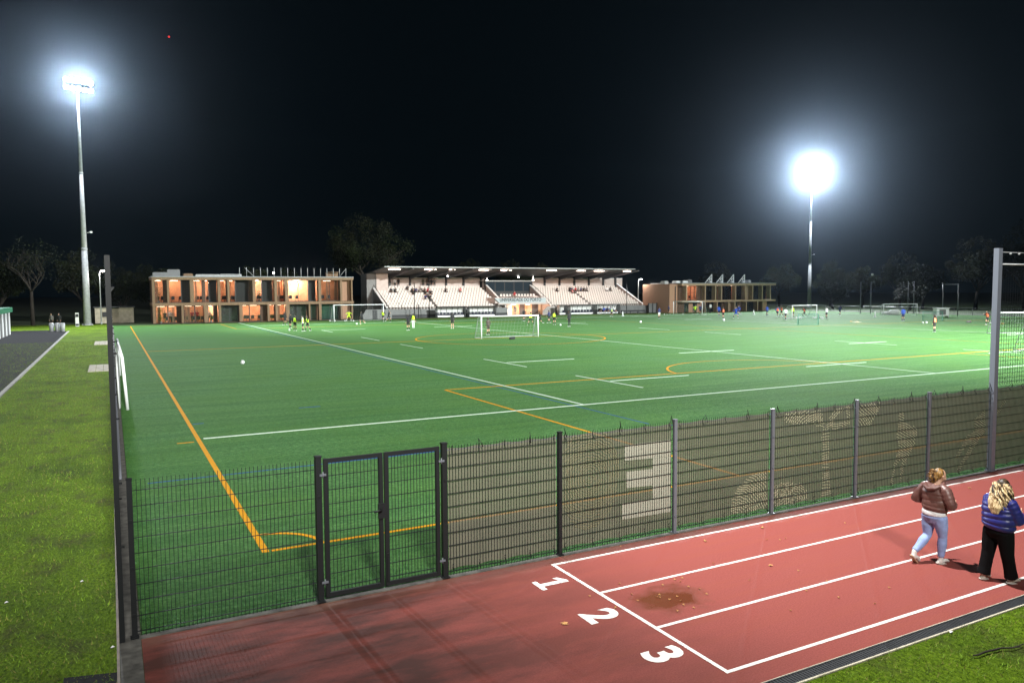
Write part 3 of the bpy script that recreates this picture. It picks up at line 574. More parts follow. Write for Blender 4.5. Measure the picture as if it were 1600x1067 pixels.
def person(loc, rz, pose, label, shirt='black', shorts='black', bib=None, sleeves=None, socks=None, knees=None, shoes='white', longhair=False, group=None, sc_=1.0, z=0):
    b_, hs, hl, bb = pose_meshes(pose); e = empty('person', (loc[0], loc[1], z), rz); e.scale = (sc_,)*3; tag(e, label, 'person', group)
    o = bpy.data.objects.new('body', b_); COL.objects.link(o); o.parent = e
    for i, c_ in enumerate((shirt, shorts, 'skin', socks or shorts, sleeves or shirt, knees or 'skin', shoes)):
        o.material_slots[i].link = 'OBJECT'; o.material_slots[i].material = C[c_]
    h = bpy.data.objects.new('hair', hl if longhair else hs); COL.objects.link(h); h.parent = e
    if bib:
        v = bpy.data.objects.new('training_vest', bb); COL.objects.link(v); v.parent = e; v.material_slots[0].link = 'OBJECT'; v.material_slots[0].material = C[bib]
    return e
GP = 'players training on the pitch'
def pl(px, py, rz, pose, label, **k): g_ = Gp(px, py); k.setdefault('group', GP); return person((g_.x, g_.y), rz, pose, label, **k)
V = dict(bib='yellow'); O_ = dict(bib='orange')
pl(446, 508, 1.2, 'walk', 'player in black at the left rear of the huddle before the timber building')
pl(453.5, 513, -1.3, 'stand', 'player in all black just left of the vest wearer in the left huddle')
pl(461, 517, -.8, 'stand', 'player in a lime vest facing the two others in the left huddle', **V)
pl(473.5, 518, 1.2, 'stand', 'taller player in a lime vest and white sleeves in the left huddle', shirt='white', sleeves='white', **V)
pl(481, 517.5, 1.6, 'walk', 'rightmost player of the left huddle, lime vest over black', **V)
pl(545, 502, 3.1, 'wide', 'goalkeeper in lime yellow crouching in the goal before the timber building', shirt='yellow', shorts='yellow', socks='white')
pl(566, 507.5, .4, 'run', 'player in black about to strike a white ball near the far left goal', shorts='black', socks='skin')
pl(599, 503.5, 2.4, 'run', 'player in a lime vest running by the right post of the far left goal', **V)
pl(607, 504, -2.4, 'run', 'player in black running right behind a lime vest by the far left goal')
pl(638, 516.5, .2, 'stand', 'tall player all in black seen from behind beside a lime vest and white trousers', socks='black', knees='skin', sc_=1.05)
pl(646, 513.5, -.2, 'walk', 'player with lime vest, black sleeves and white trousers', sleeves='black', shorts='white', socks='white', knees='white', shoes='black', bib='yellow', sc_=1.05)
pl(707, 513.5, .1, 'stand', 'lone player in black with bare legs before the left dugouts', socks='skin', sc_=1.05)
pl(763, 523.5, .3, 'stand', 'player in faded black with bare knees standing in the midfield goal', shirt='brown', shorts='brown', socks='black')
pl(819, 502, 0, 'stand', 'player in black standing beyond the midfield goal, in front of the orange doorway')
pl(829, 508, -.5, 'split', 'player in a lime vest striding wide just beyond the midfield goal', socks='black', **V)
pl(844, 507.5, 1, 'run', 'player in black half hidden by the right post of the midfield goal')
pl(858, 505, .6, 'walk', 'player in black and navy walking beside a lime vest right of the midfield goal', shirt='navy')
pl(866, 507.5, -.9, 'stand', 'player in a lime vest with black socks right of the midfield goal', socks='black', **V)
pl(889.5, 510.5, .2, 'stand', 'tall figure in black trousers standing alone before the right dugouts', socks='black', knees='black', sc_=1.08)
pl(1030, 498, 0, 'stand', 'player in navy with pale shorts standing left of the far right goals', shirt='navy', shorts='white', socks='black')
pl(1045, 491.5, .8, 'walk', 'player in navy walking by the wall at the grandstand end', shirt='navy')
pl(1086, 490.5, 2.8, 'wide', 'goalkeeper in yellow bending before the right building', shirt='yellow', shorts='black')
pl(1094, 492, 2.9, 'stand', 'player in navy beside the yellow keeper near the right building', shirt='navy')
pl(1110, 488.5, 0, 'stand', 'person in a white shirt standing at the ground floor of the right building', shirt='white', shorts='black', knees='black')
pl(1123, 494, -.6, 'walk', 'player in bright blue left of an orange vest before the right building', shirt='blue', shorts='navy')
pl(1130, 498.5, .2, 'stand', 'player in an orange vest beside a white ball before the right building', socks='black', **O_)
pl(1150, 497, 2.0, 'split', 'player in blue with legs apart before the right building', shirt='blue', shorts='blue', socks='black')
pl(1155, 493.5, 1.3, 'run', 'player in navy running behind the one in blue with legs apart', shirt='blue', shorts='navy')
pl(1198.5, 494, .1, 'walk', 'lone player in blue at the right corner of the right building', shirt='blue', shorts='navy')
pl(1214.5, 496, -1.2, 'run', 'player in an orange vest over blue at the left of the orange group', shirt='blue', sleeves='blue', **O_)
pl(1221, 494.5, .9, 'walk', 'second player in orange from the left near the goal with the green pop-up net', **O_)
pl(1227.5, 500, -.3, 'walk', 'player in a white shirt and black shorts left of the goal by the far mast', shirt='white')
pl(1238.5, 496.5, 3.0, 'stand', 'goalkeeper in yellow holding gloves up at the left post of the goal by the mast', shirt='yellow', shorts='black')
pl(1257, 496.5, 1.0, 'run', 'player in an orange vest running inside the goal by the far mast', **O_)
pl(1276, 492, .3, 'stand', 'pale figure standing behind the right post of the goal by the far mast', shirt='grey', shorts='grey')
pl(1291.5, 498, .1, 'stand', 'player in white top and black shorts right of the goal by the far mast', shirt='white')
pl(1312, 494, -1.5, 'run', 'player in navy leaning forward alone between the two far right goals', shirt='navy')
pl(1411, 502, -.4, 'stand', 'player in royal blue standing before the thin far right goal', shirt='blue', shorts='navy', sc_=1.05)
pl(1460, 519, .1, 'stand', 'girl with long black hair in an orange vest with feet apart on the open turf', socks='black', longhair=True, **O_)
pl(1543, 508, 1.2, 'run', 'player in an orange vest half hidden behind the tall pale post', socks='black', **O_)
pl(1553.5, 504, -.6, 'walk', 'player in navy seen through the mesh right of the tall pale post', shirt='navy')
for px, c_, lab in ((81, 'grey', 'person in a grey top standing behind the left bin beside the path'), (93, 'black', 'person in black with a white bag strap behind the right bin beside the path')):
    g_ = Gp(px, 511); person((g_.x, g_.y), 2.6, 'stand', lab, shirt=c_, group='people by the path'); 
# ------------------------------------------------------------------ balls, cones, small training gear
mb = MB(); mb.ball((0, 0, .11), .11, 0, 14, 10)
for a, c_ in ((0, 0), (1.26, .3), (2.5, -.2), (3.8, .25), (5, -.1)):
    d = Vector((math.cos(a), math.sin(a), c_+.3)).normalized(); q = Vector((0, 0, .11))+d*.106; u = d.orthogonal().normalized(); v_ = d.cross(u); mb.prism([q+u*math.cos(k*2*pi/5)*.035+v_*math.sin(k*2*pi/5)*.035 for k in range(5)], d*.007, 1)
ball_me = mb.mesh('ball', [m_white, m_blk])
GB = 'footballs on the pitch'
def ballat(px, py, lab, z=None, loc=None, s=1.0):
    o = bpy.data.objects.new('football', ball_me); COL.objects.link(o); o.location = loc or (Gp(px, py).x, Gp(px, py).y, 0); o.scale = (s,)*3; return tag(o, lab, 'ball', GB)
ballat(379, 569, 'white and black football lying alone on the near left turf', s=1.1)
ballat(452, 517, 'white ball at the feet of the left huddle'); ballat(557.5, 507.5, 'white ball in front of the black-clad striker at the far left goal', s=1.2)
for px, lab in ((515.5, 'left of the left post of the far left goal'), (523.5, 'against the left post of the far left goal'), (539, 'left of the crouching yellow keeper'), (552.5, 'right of the crouching yellow keeper')): ballat(px, 502.5, 'white ball lying '+lab)
ballat(876, 509, 'white ball on the turf between the lime vest and the lone tall figure'); ballat(1001, 504.5, 'white ball alone on the turf before the right dugouts', s=1.3)
ballat(1038, 492, 'white ball near the wall by the walking navy player'); ballat(1067, 491.5, 'white ball in the goal before the right building')
ballat(1131, 501.5, 'white ball at the feet of the orange vest before the right building', s=1.4)
for i, (px, py) in enumerate(((1244, 498), (1248, 498), (1251, 498), (1271, 498), (1274, 498), (1280.5, 497.5), (1285, 498.5))):
    ballat(px, py, 'white ball of the row in and beside the goal by the far mast', s=1.2)
ballat(1442, 505.5, 'dark-patched ball at the left foot of the right green pop-up net'); ballat(1447.5, 505.5, 'white ball nearest the right green pop-up net', s=1.2)
ballat(0, 0, 'white ball in the air against the dark wood above the thin far goal', loc=tuple(at(1363, 431, 98)), s=2.0)
def cone(px, py, lab, m, h=.5, r=.16, grp='markers on the pitch'):
    mb = MB(); mb.tube([(0, 0, .02), (0, 0, h)], [r*.7, r*.25], 10); mb.box(-r, r, -r, r, 0, .02); o = mb.build('marker_post', m); g_ = Gp(px, py); o.location = (g_.x, g_.y, 0); return tag(o, lab, 'cone', grp)
cone(973, 494, 'white marker standing on the turf right of the dugouts', m_white, .8, .2); cone(1177.5, 491.5, 'white marker before the right end of the right building', m_white, .8, .25)
cone(1367, 495.5, 'white marker on the turf left of the thin far goal', m_white, .9, .22)
cone(1339, 503.5, 'flat pale disc marker on the open turf at right', mat('cream_disc', (.6, .55, .35), .6), .12, .4)
# bag in the midfield goal, towel-like bundle at right
mb = MB()
capsule(mb, (0, 0, .1), (.42, .03, .12), .10, .12); capsule(mb, (.1, .02, .2), (.3, .02, .21), .02, .02); g_ = Gp(797, 530.5)
o = bpy.data.objects.new('kit_bag', remeshed(mb, .02, 'kit_bag', 2, [m_blk])); COL.objects.link(o); o.location = (g_.x, g_.y, 0); tag(o, 'dark kit bag lying on the line inside the midfield goal', 'bag')
mb = MB(); capsule(mb, (0, 0, .1), (.7, .0, .1), .10, .12); capsule(mb, (.2, .1, .12), (.5, -.1, .16), .08, .08); g_ = Gp(1511, 504)
o = bpy.data.objects.new('kit_bag', remeshed(mb, .03, 'kit_bag2', 2, [C['grey']])); COL.objects.link(o); o.location = (g_.x, g_.y, 0); tag(o, 'grey kit bag lying on the turf between the green net and the tall post', 'bag')
m_gnet = mat('green_net_fabric', (.02, .17, .11), .7)
def popup(p0, p1, h, lab):
    a = Gp(*p0); b_ = a; wd = 2.3; e = empty('popup_goal', (0, 0, 0)); ORG[e.name] = Vector((0, 0, 0))
    mb = MB(); mb.tube([(-wd/2, 0, 0), (-wd/2, 0, h), (wd/2, 0, h), (wd/2, 0, 0)], .035, 7); mb.tube([(-wd/2, 0, h), (-wd/2, -1.4, 0), (wd/2, -1.4, 0), (wd/2, 0, h)], .035, 7); mb.build('goal_frame', m_gnet, e)
    mb = MB(); add_net(mb, [(-wd/2, 0, h), (wd/2, 0, h), (wd/2, -1.4, 0), (-wd/2, -1.4, 0)], 14, 10, .008); mb.build('net', m_gnet, e)
    m_ = (a+b_)/2; e.location = (m_.x, m_.y, 0); e.rotation_euler = (0, 0, -.95); return tag(e, lab, 'goal', 'green pop-up goals')
popup((1263, 507), (1275, 501), 1.25, 'small green pop-up goal before the goal by the far mast'); popup((1457, 501), (1463, 497), 1.2, 'small green pop-up goal left of the girl in the orange vest')
mb = MB(); mb.box(-.9, .9, -.5, .5, .25, 1.35); mb.box(-.9, -.82, -.5, .5, 0, .249); mb.box(.82, .9, -.5, .5, 0, .249); mb.box(-1, 1, -.6, .6, 1.351, 1.42); g_ = Gp(1470, 496); e = empty('equipment_box', (0, 0, 0)); ORG[e.name] = Vector((0, 0, 0)); mb.build('crate', m_white, e)
mb = MB(); mb.box(-.5, .45, -.515, -.501, .4, 1.2); mb.build('panel', m_grey, e); e.location = (g_.x, g_.y, 0); e.rotation_euler = (0, 0, -.5); tag(e, 'white equipment box with a grey front at the far turf edge', 'box')
mb = MB(); capsule(mb, (-1.4, 0, .25), (1.2, .2, .35), .18, .42); capsule(mb, (0, .1, .5), (1.1, .1, .5), .3, .4); g_ = Gp(1392, 492)
o = bpy.data.objects.new('net_bundle', remeshed(mb, .06, 'net_bundle', 2, [m_white])); COL.objects.link(o); o.location = (g_.x, g_.y, 0); o.rotation_euler = (0, 0, -.5); tag(o, 'white heap of bundled netting lying behind the thin far goal', 'net')
# far side posts
def pole(px, yb, H, r, lab, nm='net_post', depth=None, cat='post', grp='tall posts behind the turf'):
    g_ = Gp(px, yb); mb = MB(); mb.tube([(0, 0, 0), (0, 0, H)], [r, r*.8], 8); mb.box(-r*2, r*2, -r*2, r*2, 0, .05); o = mb.build(nm, m_post); o.location = (g_.x, g_.y, 0); return tag(o, lab, cat, grp)
for px, lab in ((1344, 'slim dark post left of the airborne ball in front of the dark wood'), (1360, 'slim dark post directly under the airborne ball'), (1418, 'slim dark post just right of the thin goal centre'), (1427, 'slim dark post over the right half of the thin goal')): pole(px, 490, 5.5, .07, lab)
for px, lab in ((648, 'slim black post before the left half of the seats, left one'), (671, 'slim black post before the left half of the seats, right one'), (654, 'short black post at the grey wall below the left seats'), (979, 'slim black post before the right edge of the seats')):
    g_ = at(px, 497, 113.6); mb = MB(); H = 2.2 if px == 654 else 5.6; mb.tube([(0, 0, 0), (0, 0, H)], .06, 8); mb.box(-.12, .12, -.12, .12, 0, .05); o = mb.build('net_post', m_black); o.location = (g_.x, 113.6, 0); tag(o, lab, 'post', 'tall posts before the grandstand')
e = empty('practice_frame', (0, 0, 0)); ORG[e.name] = Vector((0, 0, 0)); a = Gp(1472, 494); b_ = Gp(1496, 494)
mb = MB(); mb.tube([a, a+Vector((0, 0, 5.0))], .07, 8); mb.tube([b_, b_+Vector((0, 0, 5.0))], .07, 8); mb.tube([a+Vector((0, 0, 4.9)), b_+Vector((0, 0, 4.9))], .05, 8); mb.build('frame', m_post, e); tag(e, 'tall dark goal-like frame with a crossbar before the wood at right', 'frame')
# perimeter fence far side and right side
pf = empty('perimeter_fence', (TX1+.8, 60, 0), label='low dark rail fence along the far right edge of the turf', cat='fence')
ys = 25
while ys < 128:
    mb = MB(); mb.tube([(TX1+.8, ys, 0), (TX1+.8, ys, 1.1)], .03, 6); mb.build('post', m_post, pf); ys += 3
mb = MB(); mb.tube([(TX1+.8, 25, 1.1), (TX1+.8, 127, 1.1)], .03, 6); mb.build('rail', m_post, pf)
mb = MB(); add_net(mb, [(TX1+.8, 25, .05), (TX1+.8, 127, .05), (TX1+.8, 127, 1.05), (TX1+.8, 25, 1.05)], 300, 6, .006); mb.build('mesh_panel', m_wire, pf)
# ------------------------------------------------------------------ buildings
def xs_at(px, Y): return at(px, 470, Y).x
def building_bays(e, Y, zx, z0, z1, bays_, cols, colw, mwall=m_wooddk, depth=1.0, room=4.2):
    """recessed storey: windows and panels at Y+depth, columns at Y"""
    Yw = Y+depth
    for (a, b_, kind) in bays_:
        x0, x1 = zx(a), zx(b_)
        if kind in ('wood', 'brick', 'pale'):
            mb = MB(); mb.box(x0+.003, x1-.003, Yw, Yw+.2, z0+.003, z1-.003); mb.build('wall_panel', {'wood': m_wooddk, 'brick': m_brick, 'pale': m_wood}[kind], e); continue
        fr_ = MB(); t_ = .07
        fr_.box(x0+.003, x0+t_, Yw, Yw+.12, z0+.003, z1-.003); fr_.box(x1-t_, x1-.003, Yw, Yw+.12, z0+.003, z1-.003); fr_.box(x0+t_+.001, x1-t_-.001, Yw, Yw+.12, z0+.003, z0+t_); fr_.box(x0+t_+.001, x1-t_-.001, Yw, Yw+.12, z1-t_, z1-.003)
        if x1-x0 > 2.2: xm = (x0+x1)/2; fr_.box(xm-.03, xm+.03, Yw+.002, Yw+.118, z0+t_+.001, z1-t_-.001)
        f = fr_.build('window', m_dark, e)
        mb = MB(); mb.box(x0+t_+.002, x1-t_-.002, Yw+.055, Yw+.065, z0+t_+.002, z1-t_-.002); mb.build('pane', m_glass, f)
        if kind in ('dark', 'green'):
            mb = MB(); mb.box(x0+.01, x1-.01, Yw+.6, Yw+.7, z0+.01, z1-.01); mb.build('blind', m_intd if kind == 'dark' else mat('green_screen', (.02, .09, .06), .7), f)
        else:
            zc = z1-.12; xm = (x0+x1)/2; mb = MB(); mb.box(xm-min(.55, (x1-x0)*.3), xm+min(.55, (x1-x0)*.3), Yw+1.4, Yw+1.55, zc, zc+.06); mb.build('ceiling_lamp', m_strip, e)
            p_ = {'lit': 26, 'bright': 85, 'dim': 5}[kind]*max(.7, (x1-x0)/1.6)
            lamp('room_lamp', 'POINT', (xm, Yw+1.45, zc-.15), p_*13, (1, .70, .48) if kind != 'bright' else (1, .78, .60), size=.12)
            if kind != 'bright':
                mb = MB()
                for q in range(3):                                  # pleated curtains, tables, plants inside
                    xx = x0+.15+random.random()*(x1-x0-.5); 
                    for r_ in range(4): mb.box(xx+r_*.07, xx+r_*.07+.05, Yw+.25+.03*(r_ % 2), Yw+.29+.03*(r_ % 2), z0+.1, z1-.1)
                    if q == 0 and kind == 'lit': break
                if random.random() < .6: mb.build('curtain', mat('curtain', (.35, .2, .13), .8), f)
            mb = MB(); xt = x0+.3; mb.box(xt, xt+min(1.1, x1-x0-.5), Yw+.9, Yw+1.5, z0+.72, z0+.76)
            for lx in (xt+.05, xt+min(1.0, x1-x0-.6)): mb.box(lx, lx+.05, Yw+.95, Yw+1.0, z0+.02, z0+.719); mb.box(lx, lx+.4, Yw+.55, Yw+.60, z0+.4, z0+.9)
            mb.build('table', m_dark, e)
    for (px, wd) in cols:
        x = zx(px); mb = MB(); mb.box(x-wd/2, x+wd/2, Y, Y+depth-.002, z0+.002, z1-.002); mb.build('column', m_wood, e)
# left building
YL = 115.0; zl = lambda a: xs_at(220+a/4.706, YL)
bl = empty('timber_building', (zl(92), YL, 0), label='two-storey timber-framed building with orange-lit windows left of the grandstand', cat='building')
XL0, XL1 = zl(92), zl(1560)
mb = MB(); mb.box(XL0-.1, XL1+.1, YL-.15, YL+9, 6.05, 6.42); mb.build('roof_fascia', m_wood, bl)
mb = MB(); mb.box(XL0-.15, XL1+.15, YL-.2, YL+9.05, 6.425, 6.55); rf = mb.build('roof', m_roof, bl)
mb = MB(); mb.box(XL0-.1, XL1+.1, YL-.15, YL+9, 2.45, 2.85); mb.build('floor_slab', m_wood, bl)
mb = MB(); mb.box(XL0, XL0+.3, YL+.3, YL+9, 0, 2.44); mb.box(XL0, XL0+.3, YL+.3, YL+9, 2.86, 6.04); mb.build('side_wall', m_wooddk, bl); mb = MB(); mb.box(XL1-.3, XL1, YL+1.3, YL+9, 0, 2.44); mb.box(XL1-.3, XL1, YL+1.3, YL+9, 2.86, 6.04); mb.build('side_wall', m_wooddk, bl)
mb = MB(); mb.box(XL0+.31, XL1-.31, YL+4.2, YL+4.4, .0, 2.44); mb.box(XL0+.31, XL1-.31, YL+4.2, YL+4.4, 2.86, 6.04)
for a in (205, 378, 640, 840, 995, 1080, 1320): mb.box(zl(a)-.06, zl(a)+.06, YL+1.75, YL+4.19, 2.87, 6.03)
for a in (305, 478, 580, 735, 925, 1085, 1318): mb.box(zl(a)-.06, zl(a)+.06, YL+1.75, YL+4.19, .03, 2.43)
mb.build('inner_wall', m_intw, bl)
mb = MB(); mb.box(XL0+.31, XL1-.31, YL+.3, YL+4.19, .0, .02); mb.box(XL0+.31, XL1-.31, YL+1.2, YL+4.19, 2.851, 2.862); mb.build('inner_floor', m_floor, bl)
up = [(100, 172, 'lit'), (172, 197, 'wood'), (212, 306, 'lit'), (306, 366, 'dark'), (394, 460, 'lit'), (460, 478, 'wood'), (478, 508, 'lit'), (508, 566, 'dark'), (590, 640, 'dim'), (655, 705, 'lit'), (705, 806, 'dark'), (806, 846, 'wood'), (848, 902, 'bright'), (902, 984, 'dark'), (1006, 1064, 'lit'), (1090, 1248, 'bright'), (1248, 1306, 'dark'), (1330, 1470, 'dim'), (1482, 1550, 'brick')]
building_bays(bl, YL, zl, 2.87, 6.04, up, [(96, .3), (204, .28), (379, .5), (578, .35), (648, .3), (835, .4), (995, .4), (1075, .45), (1318, .4), (1476, .3), (1554, .2)], 0)
lo = [(104, 200, 'dim'), (200, 268, 'lit'), (268, 298, 'wood'), (316, 400, 'dim'), (400, 466, 'dim'), (498, 540, 'bright'), (540, 570, 'wood'), (590, 722, 'dark'), (748, 804, 'dim'), (804, 888, 'lit'), (888, 930, 'wood'), (945, 990, 'dim'), (1010, 1064, 'lit'), (1092, 1232, 'dark'), (1248, 1306, 'dark'), (1334, 1470, 'green'), (1482, 1550, 'brick')]
building_bays(bl, YL, zl, .03, 2.44, lo, [(96, .3), (305, .28), (478, .5), (580, .3), (735, .45), (938, .3), (998, .3), (1080, .5), (1240, .25), (1318, .4), (1476, .3), (1554, .2)], 0)
for px, wd, h, lab in ((0, 2.2, .5, 0), (110, 1.6, .9, 0), (230, 1.2, .35, 1), (320, 3.2, .25, 2), (500, 3.0, .3, 2), (1300, 1.9, .7, 1)):
    x = zl(px+100); mb = MB(); mb.box(x, x+wd, YL+1.5+px*.001, YL+3, 6.56, 6.56+h); mb.box(x+.1, x+wd-.1, YL+1.6, YL+2.9, 6.561+h, 6.62+h); mb.build('roof_unit', [m_grey, m_wood, m_galv][lab], bl)
mb = MB()
for k_ in range(17): x = zl(740)+(zl(1525)-zl(740))*k_/16; mb.tube([(x, YL+1, 6.56), (x, YL+1, 7.85)], .035, 5)
mb.tube([(zl(780), YL+1, 7.8), (zl(845), YL+1, 6.6)], .03, 5); mb.tube([(zl(1525), YL+1, 7.8), (zl(1480), YL+1, 6.6)], .03, 5); mb.build('roof_railing', m_galv, bl)
mb = MB(); mb.ball((zl(990), YL+.9, 7.1), .14, nu=8, nv=6); mb.build('roof_lamp', m_street, bl)
# occupants seen in the ground floor, plants
for i, (a, c_, lab) in enumerate(((180, 'black', 'person in black behind the glass left of the first ground floor column'), (222, 'white', 'person in white in the orange-lit first ground floor window'), (245, 'pink', 'person in pink at the right of the first lit ground floor window'), (330, 'pink', 'person leaning in the second ground floor room'), (385, 'red', 'person in red at the table in the second ground floor room'), (425, 'red', 'second person in red farther right in the second ground floor room'), (518, 'white', 'person standing in the narrow bright ground floor doorway'), (755, 'black', 'person in black at the doorway near the middle of the ground floor'))):
    person((zl(a), YL+2.2+.15*(i % 3)), 3.1-.3*(i % 4), 'stand' if i % 2 else 'walk', lab, shirt=c_, shorts='black', knees='black', group='people inside the timber building', z=.025)
def plant(loc, h, lab, m, n=120, spread=.5, inside=False):
    e = empty('potted_plant', loc, label=lab, cat='plant', group='plants by the buildings'); mb = MB(); x, y, z = loc
    mb.tube([(x, y, z), (x, y, z+.3)], [.14, .2], 10); mb.build('pot', m_grey, e); mb = MB()
    for i in range(n):
        a = random.uniform(0, 2*pi); r = spread*random.random(); zz = z+.3+random.uniform(.1, 1)*(h-.3); c_ = Vector((x+r*math.cos(a), y+r*.6*math.sin(a), zz)); d = Vector((random.uniform(-1, 1), random.uniform(-1, 1), random.uniform(-.3, 1))).normalized()*.13; s_ = d.cross(Vector((0, 0, 1))).normalized()*.04
        mb.poly([c_-s_, c_+d*.5-s_*1.6, c_+d, c_+d*.5+s_*1.6])
    mb.tube([(x, y, z+.25), (x, y, z+h*.7)], .02, 5); mb.build('foliage', m, e); return e
m_leafi = mat('house_plant_leaf', (.05, .09, .02), .6); plant((zl(143), YL+.55, 0), 2.0, 'yellow-green bush at the left corner of the timber building', mat('yellow_bush_leaf', (.22, .2, .02), .6), 200, .6)
plant((zl(135), YL+1.5, 2.865), 2.1, 'dark leafy plant in the upper left window', m_leafi); plant((zl(885), YL+1.5, 2.865), 1.5, 'spiky plant in the bright upper middle window', m_leafi); plant((zl(515), YL+.6, 0), 1.2, 'low plant before the narrow bright doorway', m_leafi)
# right building
m_wood = mat('lit_timber_cladding', (.34, .24, .16), .7, noise=.2, scale=3, stretch=(6, 1, .6))  # timber colour lightened here to stand in for stronger light on this facade
YR = 110.0; zr = lambda a: xs_at(980+a/5.714, YR)
br = empty('brick_building', (zr(400), YR, 0), label='two-storey brick and timber building with saw-tooth roof frames right of the grandstand', cat='building')
XR0, XR1 = zr(482), zr(1320)
mb = MB(); mb.box(XR0, XR1, YR-.15, YR+9, 5.05, 5.42); mb.build('roof_fascia', m_wood, br)
mb = MB(); mb.box(XR0-.1, XR1+.1, YR-.2, YR+9, 5.425, 5.56); mb.build('roof', m_roof, br)
mb = MB(); mb.box(XR0, XR1, YR-.15, YR+9, 1.92, 2.28); mb.build('floor_slab', m_wood, br)
X0 = at(1046, 470, YR+1).x; mb = MB(); mb.box(X0, zr(480), YR+1, YR+9.0, -.02, 5.35); mb.build('wall', m_brick, br)

for a in (458,): mb = MB(); mb.box(zr(a)-.05, zr(a)+.05, YR+.85, YR+.99, .0, 4.9); mb.build('downpipe', m_dark, br)
mb = MB(); mb.box(zr(482), XR1-.8, YR+4.2, YR+4.4, 0, 1.91); mb.box(zr(482), XR1-.8, YR+4.2, YR+4.4, 2.29, 5.04); mb.box(zr(1283)-.2, zr(1283), YR+1.2, YR+4.19, 0, 1.91); mb.box(zr(1283)-.2, zr(1283), YR+1.2, YR+4.19, 2.29, 5.04)
for a in (700, 840, 970, 1055, 1205): mb.box(zr(a)-.06, zr(a)+.06, YR+1.75, YR+4.19, 2.3, 5.03); mb.box(zr(a)-.06, zr(a)+.06, YR+1.75, YR+4.19, .03, 1.9)
mb.build('inner_wall', m_intw, br)
up = [(486, 526, 'wood'), (548, 650, 'lit'), (655, 690, 'wood'), (704, 785, 'dark'), (795, 838, 'dark'), (848, 962, 'dim'), (975, 1050, 'dim'), (1063, 1115, 'pale'), (1127, 1200, 'dark'), (1213, 1272, 'dark')]
building_bays(br, YR, zr, 2.29, 5.04, up, [(530, .3), (697, .25), (790, .25), (843, .25), (968, .25), (1056, .25), (1120, .25), (1206, .25), (1277, .25)], 0)
lo = [(486, 540, 'wood'), (540, 580, 'dark'), (580, 618, 'brick'), (618, 655, 'dark'), (655, 690, 'brick'), (704, 800, 'dim'), (810, 865, 'dark'), (875, 905, 'wood'), (914, 960, 'pale'), (968, 1015, 'dark'), (1015, 1060, 'wood'), (1070, 1160, 'dark'), (1170, 1210, 'wood'), (1216, 1280, 'brick')]
building_bays(br, YR, zr, .03, 1.91, lo, [(697, .25), (805, .25), (908, .25), (963, .25), (1065, .25), (1165, .25), (1213, .25)], 0)
for a in (785, 883, 980, 1078):
    x = zr(a); mb = MB(); mb.bar((x, YR+1, 5.57), (x, YR+1, 7.2), .12); mb.bar((x, YR+1, 7.2), (x-1.6, YR+1, 5.6), .1); mb.bar((x, YR+1, 6.4), (x-.8, YR+1, 6.35), .07); mb.bar((x, YR+1, 5.57), (x-.8, YR+1, 6.35), .07)
    mb.bar((x-.4, YR+1, 6.75), (x-.4, YR+1, 5.57), .07); mb.bar((x-1.2, YR+1, 5.95), (x, YR+1, 5.6), .06); mb.build('saw_tooth_frame', m_white, br)
for a, wd, h, c_ in ((395, .9, .5, m_galv), (500, 1.6, .3, m_white), (535, 2.0, .3, m_white), (605, 1.0, .55, m_grey), (1150, .6, .5, m_galv)):
    x = zr(a); z0 = 5.57 if a > 480 else 5.36; mb = MB(); mb.box(x, x+wd, YR+2, YR+3.2, z0, z0+h); mb.box(x+.1, x+wd-.1, YR+2.1, YR+3.1, z0+h+.001, z0+h+.08); mb.build('roof_unit', c_, br)
mb = MB(); [mb.tube([(XR1-.9, YR+.3+k_*.4, 2.281), (XR1-.9, YR+.3+k_*.4, 3.2)], .03, 5) for k_ in range(3)]; mb.tube([(XR1-.9, YR+.2, 3.2), (XR1-.9, YR+1.1, 3.2)], .03, 5); mb.build('railing', m_galv, br)
# ------------------------------------------------------------------ grandstand
Y0 = 116.0; RW = .95; RH = .385; NR = 9; ZF = 1.35
gs = empty('grandstand', (40, Y0, 0), label='long covered grandstand with rows of white seats behind the pitch', cat='grandstand')
sx = lambda px, Y: at(px, 470, Y).x
XA0, XA1 = sx(606, Y0), sx(789, Y0); XB0, XB1 = sx(862, Y0), sx(1003, Y0)
YB = Y0+NR*RW+1.2; ZT = ZF+NR*RH
# terrace steps
for (a, b_) in ((XA0, XA1), (XB0, XB1)):
    mb = MB()
    for r in range(NR+1): mb.box(a, b_, Y0+r*RW+.001, Y0+(r+1)*RW if r < NR else YB, 0, ZF+r*RH)
    mb.build('terrace', mat('terrace_concrete', (.20, .185, .175), .85, noise=.1, scale=2), gs)
mb = MB(); mb.box(XA1+.01, XB0-.01, Y0+3.2, YB, 2.3, 2.9); mb.box(XA1+.01, XB0-.01, Y0+4.2, YB, 2.901, 3.3); mb.build('terrace', m_wall, gs)
